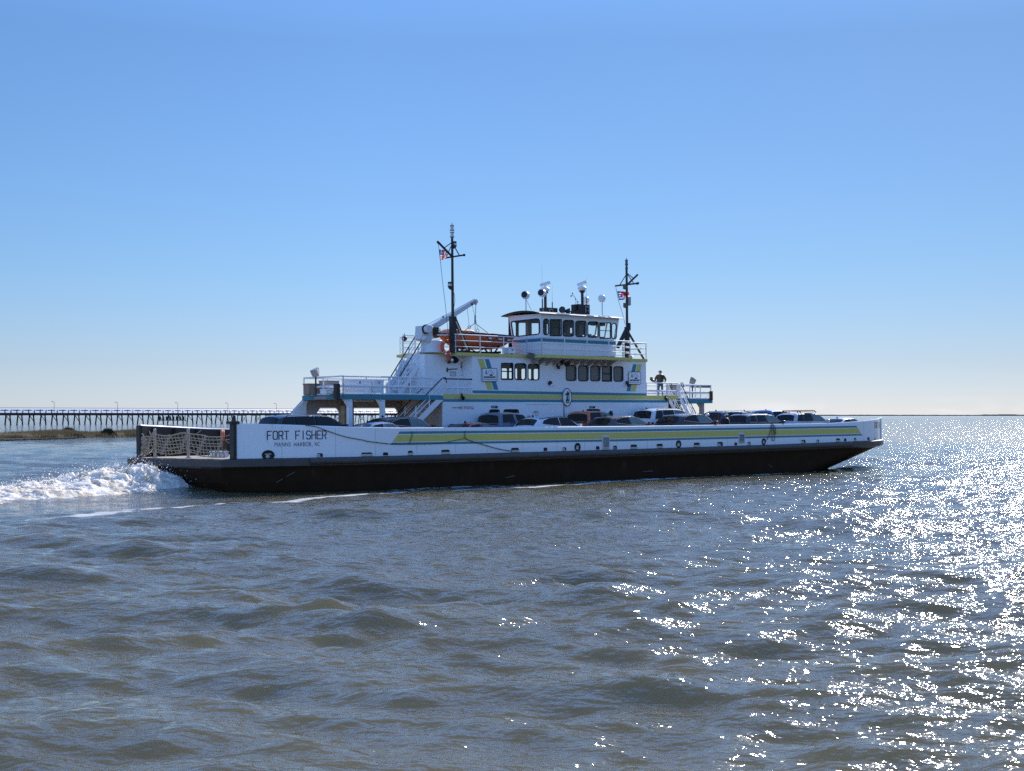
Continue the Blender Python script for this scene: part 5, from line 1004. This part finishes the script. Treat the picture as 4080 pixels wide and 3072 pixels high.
s, z = P('D', 970, 770, 2.3); person('person with light brown hair standing behind the pearl white crossover', s, 2.3, zd(s), 160, mat('jacket_tan', (.3,.2,.14), .9), mat('jeans', (0,0,0)), SKIN, mat('hair_light', (.4,.22,.16), .7), h=min(1.9, z-zd(s)))
s, z = P('C', 612, 650, 5.6); person('person in dark clothes standing under the aft passenger deck', s, 5.6, zd(s), 150, mat('coat_olive', (.07,.05,.035), .9), mat('trousers_black', (0,0,0)), SKIN, HAIR, h=min(1.85, max(1.6, z-zd(s))))
# ---------------------------------------------------------------- water
def wave_field(n, lmin, lmax, seed, amp, az0, spread):
    g = np.random.default_rng(seed); L_ = np.exp(g.uniform(np.log(lmin), np.log(lmax), n)); a = R(az0)+g.normal(0, spread, n); k = 2*np.pi/L_
    A = amp*L_**1.05; return k*np.cos(a), k*np.sin(a), g.uniform(0, 2*np.pi, n), A, L_
WF = [np.concatenate(z_) for z_ in zip(wave_field(36, 2.0, 7, 3, .0050, 98, .42), wave_field(64, .4, 2.0, 5, .0058, 102, .6))]
def sstep(a, b, x): t = np.clip((x-a)/(b-a), 0, 1); return t*t*(3-2*t)
Mn = np.array(MI)
def to_ship(X, Y): return Mn[0,0]*X+Mn[0,1]*Y+Mn[0,3], Mn[1,0]*X+Mn[1,1]*Y+Mn[1,3]
def vnoise(x, y, seed):
    g = np.random.default_rng(seed); T = g.random((256, 256)); xi = np.floor(x).astype(int); yi = np.floor(y).astype(int); fx = x-xi; fy = y-yi; fx = fx*fx*(3-2*fx); fy = fy*fy*(3-2*fy)
    a = T[xi % 256, yi % 256]; b = T[(xi+1) % 256, yi % 256]; c = T[xi % 256, (yi+1) % 256]; d = T[(xi+1) % 256, (yi+1) % 256]; return (a*(1-fx)+b*fx)*(1-fy)+(c*(1-fx)+d*fx)*fy
def fbm(x, y, seed, o=4):
    v = 0; a = .5
    for i in range(o): v = v+a*vnoise(x*2**i+i*17.3, y*2**i+i*7.1, seed+i); a *= .5
    return v
def water_h(X, Y, spacing):
    H_ = np.zeros_like(X); G = .55+.9*fbm(X/14, Y/14, 40, 2)
    for kx, ky, ph, A, L_ in zip(*WF):
        fade = np.clip((L_/spacing-2.5)/2.5, 0, 1)
        if fade.max() == 0: continue
        p = kx*X+ky*Y+ph; sh = .35 if L_ > 1 else .15
        H_ += A*fade*((2.2*np.exp(1.1*(np.sin(p)-1))-.97) if L_ > .7 else np.sin(p))*G
    s, t = to_ship(X, Y)
    calm = 1-.8*sstep(-11, -3, t)*sstep(18, 14, t)*sstep(-26, -14, s)*sstep(54, 49, s)
    H_ *= calm
    # wake hump behind the stern, bow wave
    wk = np.exp(-((t-7)/3.6)**2)*sstep(3, -1, s)*np.exp((s+1)/16.0*(s < -1)); H_ += wk*.35*(.5+fbm(s, t, 77, 3))
    H_ += .26*np.exp(-((s-46.6)/2.0)**2-((t-.6)/1.1)**2)+.2*np.exp(-((s-49.5)/2.6)**2-((t+1.2)/1.2)**2)
    return H_
rs = [4.0]
while rs[-1] < 40000:
    r = rs[-1]; fpv = r*r/(1506*HC)
    rs.append(r+max(.06, min(.42*fpv, .04*r) if r > 30 else .42*fpv, .0016*r))
rs = np.array(rs); th = np.concatenate([np.linspace(-180, -30, 40)[:-1], np.linspace(-30, -20.5, 40)[:-1], np.linspace(-20.5, 20.5, 560), np.linspace(20.5, 30, 40)[1:], np.linspace(30, 180, 40)[1:]])*math.pi/180
RR, TH = np.meshgrid(rs, th, indexing='ij'); X = RR*np.sin(TH); Y = RR*np.cos(TH)
dr = np.gradient(rs)[:, None]*np.ones_like(TH); dth = np.gradient(th)[None, :]*RR; spc = np.maximum(dr*.55, dth)
Hh_ = water_h(X, Y, spc)
s_, t_ = to_ship(X, Y)
# foam: thin drifting line beside the hull, scattered patches by the stern
FL = [(-300,2095),(0,2075),(337,2054),(431,2046),(539,2030),(741,2020),(875,2013),(929,2001),(1145,1994),(1400,1973),(1669,1957),(1905,1949),(2121,1940),(2500,1915)]
FS = []
for x_, y_ in FL: Zf = HC*6000/(y_-1652.5); v_ = MI @ Vector(((x_-2040)/6000*Zf, Zf, 0)); FS.append((v_.x, v_.y))
FS.sort(); wob = .5*(fbm(s_/3, t_*0+3, 91, 3)-.5)
tl = np.interp(s_, [a for a, b in FS], [b for a, b in FS])+wob
ln = np.exp(-((t_-tl)/(.24+.34*fbm(s_/3, t_*.0, 95, 2)))**2)*sstep(-30, -26, s_)*sstep(38, 20, s_)
ln += .8*np.exp(-((t_-(tl+.9))/.25)**2)*sstep(-2, 3, s_)*sstep(22, 12, s_)
pv = MI @ Vector(((431-2040)/6000*HC*6000/(2046-1652.5), HC*6000/(2046-1652.5), 0)); ln += .9*np.exp(-((t_-pv.y)/.55)**2-((s_-pv.x)/1.8)**2)
edge_f = np.exp(-((t_+.4)/.45)**2)*sstep(2, 8, s_)*sstep(50, 44, s_)*.8
wkf = np.exp(-((t_-6.6+.17*np.clip(-s_-1, 0, 14))/(4.4+.1*np.clip(-s_-1, 0, 14)))**4)*sstep(1.0, -.5, s_)*np.exp(np.minimum(0, s_+10)/8)
foam = np.clip(np.minimum(ln, 1)*(.34+1.15*fbm(s_*1.5, t_*4, 60, 4))+edge_f*np.clip((fbm(s_*1.2, t_*4, 61, 4)-.34)*5, 0, 1)+wkf*(-.05+.95*fbm(s_*1.4, t_*1.4, 62, 4)), 0, 1)
cap = (fbm(X/1.1, Y/.45, 70, 4) > .80)*sstep(.10, .24, Hh_)*(RR < 120)*.5
foam = np.clip(foam+cap, 0, 1); foam[:, (np.abs(th) > .62)] *= (RR[:, (np.abs(th) > .62)] < 300)
nr, nc = RR.shape; co = np.empty((nr*nc, 3), np.float32); co[:, 0] = X.ravel(); co[:, 1] = Y.ravel(); co[:, 2] = Hh_.ravel()
i = np.arange(nr-1)[:, None]*nc+np.arange(nc-1)[None, :]; q4 = np.stack([i, i+1, i+nc+1, i+nc], -1).reshape(-1, 4).astype(np.int32)
me = bpy.data.meshes.new('water'); me.vertices.add(nr*nc); me.vertices.foreach_set('co', co.ravel()); me.loops.add(q4.size); me.polygons.add(len(q4))
me.loops.foreach_set('vertex_index', q4[:, ::-1].ravel()); me.polygons.foreach_set('loop_start', np.arange(0, q4.size, 4, dtype=np.int32)); me.polygons.foreach_set('use_smooth', np.ones(len(q4), bool)); me.update(calc_edges=True)
at = me.attributes.new('foam', 'FLOAT', 'POINT'); at.data.foreach_set('value', foam.ravel().astype(np.float32))
wo = bpy.data.objects.new('water', me); C.objects.link(wo); wo['kind'] = 'structure'
print('water verts', nr, nc)
m = bpy.data.materials.new('water'); m.use_nodes = True; t = m.node_tree; t.nodes.clear(); me.materials.append(m)
wb_ = nd(t, 'ShaderNodeBsdfPrincipled'); wb_.inputs['Base Color'].default_value = (.085,.07,.036,1); wb_.inputs['Roughness'].default_value = .07; wb_.subsurface_method = 'BURLEY'; wb_.inputs['Subsurface Weight'].default_value = 1; wb_.inputs['Subsurface Radius'].default_value = (1,1,1); wb_.inputs['Subsurface Scale'].default_value = 1.6; wb_.inputs['IOR'].default_value = 1.5
c = nd(t, 'ShaderNodeTexCoord')
def noise_n(scale, detail, mp_s, rough=.55):
    mp = nd(t, 'ShaderNodeMapping'); mp.inputs['Scale'].default_value = mp_s; t.links.new(c.outputs['Object'], mp.inputs[0]); n = nd(t, 'ShaderNodeTexNoise'); n.inputs['Scale'].default_value = scale; n.inputs['Detail'].default_value = detail; n.inputs['Roughness'].default_value = rough; t.links.new(mp.outputs[0], n.inputs[0]); return n
n0 = noise_n(.32, 4, (.55, 1.3, 1), .6); b0 = nd(t, 'ShaderNodeBump'); b0.inputs['Strength'].default_value = 1; b0.inputs['Distance'].default_value = .2; t.links.new(n0.outputs[0], b0.inputs['Height'])
n1 = noise_n(2.4, 3, (.75, 1.35, 1), .5); n2 = noise_n(8, 1.5, (.8, 1.3, 1), .45)
b1 = nd(t, 'ShaderNodeBump'); b1.inputs['Strength'].default_value = 1; b1.inputs['Distance'].default_value = .12; t.links.new(n1.outputs[0], b1.inputs['Height']); t.links.new(b0.outputs[0], b1.inputs['Normal'])
b2 = nd(t, 'ShaderNodeBump'); b2.inputs['Strength'].default_value = 1; b2.inputs['Distance'].default_value = .03; t.links.new(n2.outputs[0], b2.inputs['Height']); t.links.new(b1.outputs[0], b2.inputs['Normal']); t.links.new(b2.outputs[0], wb_.inputs['Normal'])
# silt: slow variation of the water's own colour
n4 = noise_n(.06, 3, (1, 1, 1)); cm = nd(t, 'ShaderNodeMixRGB'); cm.inputs[1].default_value = (.115,.102,.052,1); cm.inputs[2].default_value = (.145,.122,.058,1); t.links.new(n4.outputs[0], cm.inputs[0]); t.links.new(cm.outputs[0], wb_.inputs['Base Color'])
fo = nd(t, 'ShaderNodeBsdfDiffuse'); fo.inputs[0].default_value = (.62,.61,.58,1)
ga = nd(t, 'ShaderNodeAttribute'); ga.attribute_name = 'foam'; n3 = noise_n(4.5, 10, (1, 1.6, 1), .85)
ma = nd(t, 'ShaderNodeMath', operation='ADD'); t.links.new(ga.outputs['Fac'], ma.inputs[0]); t.links.new(n3.outputs[0], ma.inputs[1])
mr = nd(t, 'ShaderNodeMapRange'); mr.inputs[1].default_value = .92; mr.inputs[2].default_value = 1.32; t.links.new(ma.outputs[0], mr.inputs[0])
mf = nd(t, 'ShaderNodeMath', operation='MULTIPLY'); t.links.new(mr.outputs[0], mf.inputs[0]); gt_ = nd(t, 'ShaderNodeMath', operation='GREATER_THAN'); gt_.inputs[1].default_value = .03; t.links.new(ga.outputs['Fac'], gt_.inputs[0]); t.links.new(gt_.outputs[0], mf.inputs[1])
mx_ = nd(t, 'ShaderNodeMixShader'); t.links.new(mf.outputs[0], mx_.inputs[0]); t.links.new(wb_.outputs[0], mx_.inputs[1]); t.links.new(fo.outputs[0], mx_.inputs[2])
oo = nd(t, 'ShaderNodeOutputMaterial'); t.links.new(mx_.outputs[0], oo.inputs[0])

# ---------------------------------------------------------------- churned propeller wash at the stern (heaped foam and spray)
FOAM = bpy.data.materials.new('churned_foam'); FOAM.use_nodes = True; t = FOAM.node_tree; b = t.nodes['Principled BSDF']; b.inputs['Roughness'].default_value = .7
b.inputs['Subsurface Weight'].default_value = .7; b.inputs['Subsurface Radius'].default_value = (.5,.5,.5); b.inputs['Subsurface Scale'].default_value = .9; c = nd(t, 'ShaderNodeTexCoord'); n = nd(t, 'ShaderNodeTexNoise'); n.inputs['Scale'].default_value = 1.4; n.inputs['Detail'].default_value = 8; t.links.new(c.outputs['Object'], n.inputs[0])
r = nd(t, 'ShaderNodeValToRGB'); r.color_ramp.elements[0].position = .38; r.color_ramp.elements[0].color = (.58,.46,.31,1); r.color_ramp.elements[1].position = .56; r.color_ramp.elements[1].color = (.86,.78,.65,1); t.links.new(n.outputs[0], r.inputs[0]); t.links.new(r.outputs[0], b.inputs['Base Color'])
n3 = nd(t, 'ShaderNodeTexNoise'); n3.inputs['Scale'].default_value = 9; n3.inputs['Detail'].default_value = 6; t.links.new(c.outputs['Object'], n3.inputs[0]); bu = nd(t, 'ShaderNodeBump'); bu.inputs['Distance'].default_value = .05; t.links.new(n3.outputs[0], bu.inputs['Height']); t.links.new(bu.outputs[0], b.inputs['Normal'])
xs_ = np.arange(-24, -.75, .06); ys_ = np.arange(-1.5, 12.8, .06); SX, TY = np.meshgrid(xs_, ys_, indexing='ij')
CT = 7.8-.17*np.clip(-SX-1, 0, 14); env = np.exp(-((TY-CT)/(2.9+.13*np.clip(-SX-1, 0, 14)))**4)
prof = np.interp(SX, [-24, -16, -10, -6.5, -4.0, -2.2, -1.2, -.7], [.35, .45, .55, .7, 1.0, 1.25, 1.2, 1.0])
f1 = fbm(SX*.7, TY*.8, 200, 5); f2 = fbm(SX*2.3, TY*2.3, 210, 4); f3 = np.abs(fbm(SX*5, TY*5, 220, 4)-.45)+.5*np.abs(fbm(SX*11, TY*11, 225, 2)-.4)
HZ = env*prof*(.35+1.15*f1)+env*(.32*(f2-.45)+.3*f3)*np.minimum(1, prof+.15)-.16+.06*f2
keep = HZ > .0
idx = np.arange(HZ.size).reshape(HZ.shape); kq = keep[:-1, :-1]|keep[1:, :-1]|keep[:-1, 1:]|keep[1:, 1:]
fq = np.stack([idx[:-1, :-1], idx[1:, :-1], idx[1:, 1:], idx[:-1, 1:]], -1)[kq]
mb = MB(); jx = (fbm(SX*4, TY*4, 230, 3)-.45)*.35; mb.v = list(zip((SX+jx).ravel(), TY.ravel(), HZ.ravel())); mb.f = [tuple(int(v) for v in f_) for f_ in fq]; mb.m = [0]*len(mb.f)
# spray: droplets and clots thrown above the heap
for i in range(5000):
    s = -min(23, abs(rng.normal(0, 1))*(5 if i % 3 else 9))-.8; tc__ = 7.8-.17*min(14, max(0, -s-1)); tt = tc__+rng.normal(0, 1.9); pr_ = float(np.interp(s, [-24,-10,-6.5,-4,-2.2,-.8], [.12,.42,.62,.95,1.25,1.1])); z_ = pr_*math.exp(-((tt-tc__)/3)**4)*(.55+.35*rng.random())+abs(rng.normal(0, .16+.16*pr_)); rad = float(rng.uniform(.004, .013))*(1 if rng.random() < .93 else 2.2)
    mb.ball((s, tt, z_), rad, 1+rng.random(), 1, 1+rng.random()*.8, n=5, k=3)
for i in range(500):
    s = -abs(rng.normal(0, 9))-3; tt = rng.normal(7, 2.4); mb.ball((s, tt, .05+abs(rng.normal(0, .2))), float(rng.uniform(.006, .02)), n=4, k=3)
o = mb.obj('wake_foam', FOAM, None, smooth=False); o.matrix_world = M; o['kind'] = 'stuff'; o['label'] = 'churned white and tan propeller wash heaped behind the stern'; o['category'] = 'foam'
for p in o.data.polygons: p.use_smooth = True

# ---------------------------------------------------------------- marsh bank on the left
def lp(x, y, z=0): Zd = (HC-z)*6000/(y-1652.5); return Vector(((x-2040)/6000*Zd, Zd, z))
front = [(-500,1770),(-150,1762),(0,1753),(110,1752),(230,1750),(290,1746),(400,1744),(520,1742),(640,1741),(900,1741),(1150,1739)]
fr = [lp(x, y) for x, y in front]; mb = MB(); rows = []
for j in range(9):
    v = j/8; rows.append([(p.x*(1+.12*v)+.0, p.y*(1+.14*v), (.0 if j == 0 else .35*math.sin(math.pi*min(1, v*1.1))+.12*math.sin(p.x*.6+j))-.05*(j == 0)-.6*(j == 8)) for p in fr])
mb.grid(rows); bank = mb.obj('marsh_bank', mat('marsh_mud', (.15,.13,.095), .95, var=.4, vs=.3), None); bank['kind'] = 'structure'
G1 = thin('marsh_grass', (.06,.055,.035), (.13,.112,.072), .25, .5); mb = MB()
def bank_pt():
    while True:
        i = rng.integers(0, len(fr)-1); u, v = rng.random(), rng.random()**1.2; p = fr[i].lerp(fr[i+1], float(u)); k_ = 1+.13*v; return p.x*(1+.11*v), p.y*k_, v
for i in range(26000):
    x, y, v = bank_pt(); cl = float(fbm(np.array([x/5.0]), np.array([y/5.0]), 300, 3)[0]); h = (.45+1.5*cl*cl)*(.6+.5*rng.random())*(1.0 if v > .04 else .45); h *= 1.15 if x < -75 else 1
    a = rng.uniform(-.35, .35); wd = .05+.05*rng.random(); b_ = .06+.33*math.sin(math.pi*min(1, v*1.1))-.1
    mb.add([(x-wd, y, b_), (x+wd, y+.03, b_), (x+a*h*.6, y, b_+h)], [(0, 1, 2)], 0 if cl > .40 else 1)
o = mb.obj('marsh_grass', [G1, thin('marsh_grass_dry', (.11,.10,.07), (.22,.19,.14), .25, .5)], None); o['kind'] = 'stuff'; o['label'] = 'brown marsh grass covering the low bank at left'; o['category'] = 'grass'
mb = MB()
for i in range(900):
    f_ = fr[0].lerp(fr[1], rng.random()) if i % 4 == 0 else fr[rng.integers(1, 5)].lerp(fr[rng.integers(2, 6)], rng.random()); r_ = float(rng.uniform(.1, .35)); mb.ball((f_.x+rng.normal(0, .3), f_.y+.8+abs(rng.normal(0, .8)), .05), r_, 1.4, 1, .6, n=6, k=4)
o = mb.obj('oyster_shells', mat('dark_shells', (.05,.045,.035), .9, var=.5), None); o['kind'] = 'stuff'; o['label'] = 'dark oyster clumps along the water edge of the marsh bank'; o['category'] = 'oysters'
for i, (x, n_, w_, h_) in enumerate(((235, 700, 1.5, 1.75), (395, 450, 1.2, 1.6), (640, 800, 2.2, 2.0))):
    p = lp(x, 1744); mb = MB()
    for j in range(n_):
        a = rng.normal(0, 1)*w_*.5; h = h_*(.55+.45*rng.random())*math.exp(-(a/w_)**2*.8); d = rng.normal(0, .35); lean = rng.uniform(-.3, .3); mb.add([(a-.04, d, 0), (a+.04, d+.02, 0), (a+lean*h+.02, d, h)], [(0,1,2)]); mb.add([(a+lean*h*.6-.09, d, h*.6), (a+lean*h*.6+.07, d+.05, h*.66), (a+lean*h*.7, d, h*.8)], [(0,1,2)])
    o = mb.obj('marsh_shrub', mat('shrub', (.035,.035,.016), .9, var=.4), None)
    tag(o, ['small dark shrub on the marsh bank, the leftmost of three', 'lowest dark shrub on the marsh bank, between the other two', 'widest dark shrub on the marsh bank, nearest the ferry stern'][i], 'shrub', 'shrubs on the marsh bank', Matrix.Translation((p.x, p.y+5, .15)))

# ---------------------------------------------------------------- long timber pier
PA = Vector((-192, 520, 0)); PD = Vector((67, 79, 0)).normalized(); PN = Vector((PD.y, -PD.x, 0))
pier_m = Matrix.Translation(PA) @ Matrix.Rotation(math.atan2(PD.y, PD.x), 4, 'Z')
pier = thing('timber_pier', 'long dark timber pier on raked piles carrying an added sun-catching white panel behind the ferry', 'pier', pier_m)
PLn = 246; zdk_ = 3.75
mb = MB(); mb.box(-14, PLn, -1.6, 1.6, 3.75, 4.0); mb.box(-14, PLn, -1.75, -1.6, 3.35, 4.0); mb.box(-14, PLn, 1.6, 1.75, 3.35, 4.0); mb.obj('pier_deck', WOOD, pier)
bent = MB(); bent.cyl((-.1, -2.1, -1), (0, -1.2, 3.75), .27, n=6); bent.cyl((.1, 2.3, -1), (0, 1.2, 3.75), .27, n=6); bent.box(-.18, .18, -1.7, 1.7, 3.3, 3.7); bent.cyl((0, -1.9, .8), (0, 1.2, 3.4), .12, n=4)
bo_ = bent.obj('pile_bent', WOOD, pier)
bx = MB(); bx.cyl((-1.1, -1.9, -1), (-1.0, -1.2, 3.75), .19, n=6); bx.cyl((1.1, -1.9, -1), (1.0, -1.2, 3.75), .19, n=6); bx.cyl((-1.1, 2.1, -1), (-1.0, 1.2, 3.75), .19, n=6); bx.cyl((1.1, 2.1, -1), (1.0, 1.2, 3.75), .19, n=6)
for a, b_ in (((-1,-1.5,.9),(1,-1.4,3.1)), ((1,-1.5,.9),(-1,-1.4,3.1))): bx.cyl(a, b_, .09, n=4)
bx.box(-1.3, 1.3, -1.6, 1.6, 3.2, 3.7); bxo = bx.obj('pile_bent', WOOD, pier)
k = 0; x = -13
first = [True, True]
while x < PLn:
    w2 = x > 118; src = bxo if w2 else bo_
    if first[w2]: src.location.x = x; first[w2] = False
    else: d = src.copy(); C.objects.link(d); d.parent = pier; d.location.x = x
    x += 7.4 if w2 else 4.7
RW = mat('pier_rail', (.07,.06,.065), .8, var=.3)
mb = MB(); n_ = int((PLn+13)/2.35)
for i in range(n_+1): x = -13+i*2.35; mb.box(x-.09, x+.09, -1.72, -1.6, 4.0, 5.05); mb.box(x-.07, x+.07, 1.6, 1.72, 4.0, 5.6)
mb.box(-14, PLn, -1.74, -1.62, 4.98, 5.12); mb.box(-14, PLn, -1.74, -1.62, 4.0, 4.3); 
for i in range(n_//2): x = -12+i*4.7; mb.box(x, x+2.7, -1.6, -1.4, 5.14, 5.36)
mb.obj('handrail', RW, pier)
mb = MB(); mb.cyl((-14, 1.85, 6.1), (PLn, 1.85, 6.1), .07, n=5); mb.obj('top_pipe', mat('pipe_grey', (.22,.2,.22), .6), pier)
mb = MB(); mb.plate([(1.9,4.15),(4.0,5.95),(4.2,5.95),(4.2,4.15)], (), -14, PLn, f=lambda y, z, d: (d, y, z)); mb.obj('bright_band_panel', mat('band_panel_white', (.76,.78,.8), .5, var=.06, vs=.4), pier)  # added white panel, sloped to catch the sun as a bright band
mb = MB(); mb.box(83, 96, -2.6, -1.8, 1.3, 1.5)
for x in (83.3, 87.5, 91.7, 95.7): mb.cyl((x, -2.5, .8), (x, -2.2, 3.6), .1, n=5)
for i in range(8): mb.box(83+1.6*i, 83.9+1.6*i, -2.6, -2.5, 1.5, 3.0)
mb.obj('landing_stage', WOOD, pier)
LP = mat('lamp_grey', (.16,.2,.25), .6)
for i, x in enumerate((216, 468, 708, 908, 1101)):
    # meet the ray with the pier line
    rx = (x-2040)/6000; tt = (rx*PA.y-PA.x)/(PD.x-rx*PD.y); mb = MB(); mb.cyl((0, 0, 0), (0, 0, 4.2), .09, .07, n=6); e = thing('lamp_post', 'thin grey lamp post on the pier, number of five', 'lamp post', Matrix.Translation(PA+PD*tt+Vector((0, 0, 4.0))), 'lamp posts along the pier')
    e['label'] = ['lamp post on the pier above the left end of the marsh', 'lamp post on the pier above the widest marsh shrub', 'lamp post on the pier above the open stern net', 'lamp post on the pier just left of the near stern post', 'lamp post on the pier nearest the passenger deck'][i]
    mb.obj('post', LP, e); mb = MB(); mb.cyl((0, 0, 4.2), (-.5, 0, 4.35), .05, n=5); mb.box(-1.0, -.3, -.18, .18, 4.25, 4.45); mb.obj('lamp_head', LP, e)

# ---------------------------------------------------------------- distant shore
mb = MB(); Zs = 5200; prev = None; row0 = []; row1 = []; row2 = []; row3 = []
for i in range(420):
    x = 2640+(4400-2640)*i/419; hpx = 3.2+3.6*float(fbm(np.array([x/26.0]), np.array([.5]), 400, 4)[0])-1.0+(1.6 if 3930 < x < 4060 else 0); hpx *= min(1, .35+max(0, (x-2640)/700)); hz = max(.8, hpx/6000*Zs)
    X_ = (x-2040)/6000*Zs; row0.append((X_, Zs, -.5)); row1.append((X_, Zs+5, hz*.8)); row2.append((X_, Zs+40, hz)); row3.append((X_, Zs+160, 0))
mb.grid([row0, row1, row2, row3]); o = mb.obj('distant_shore', mat('shore_scrub', (.075,.07,.075), 1, var=.35, vs=.02, spec=0), None); o['kind'] = 'structure'
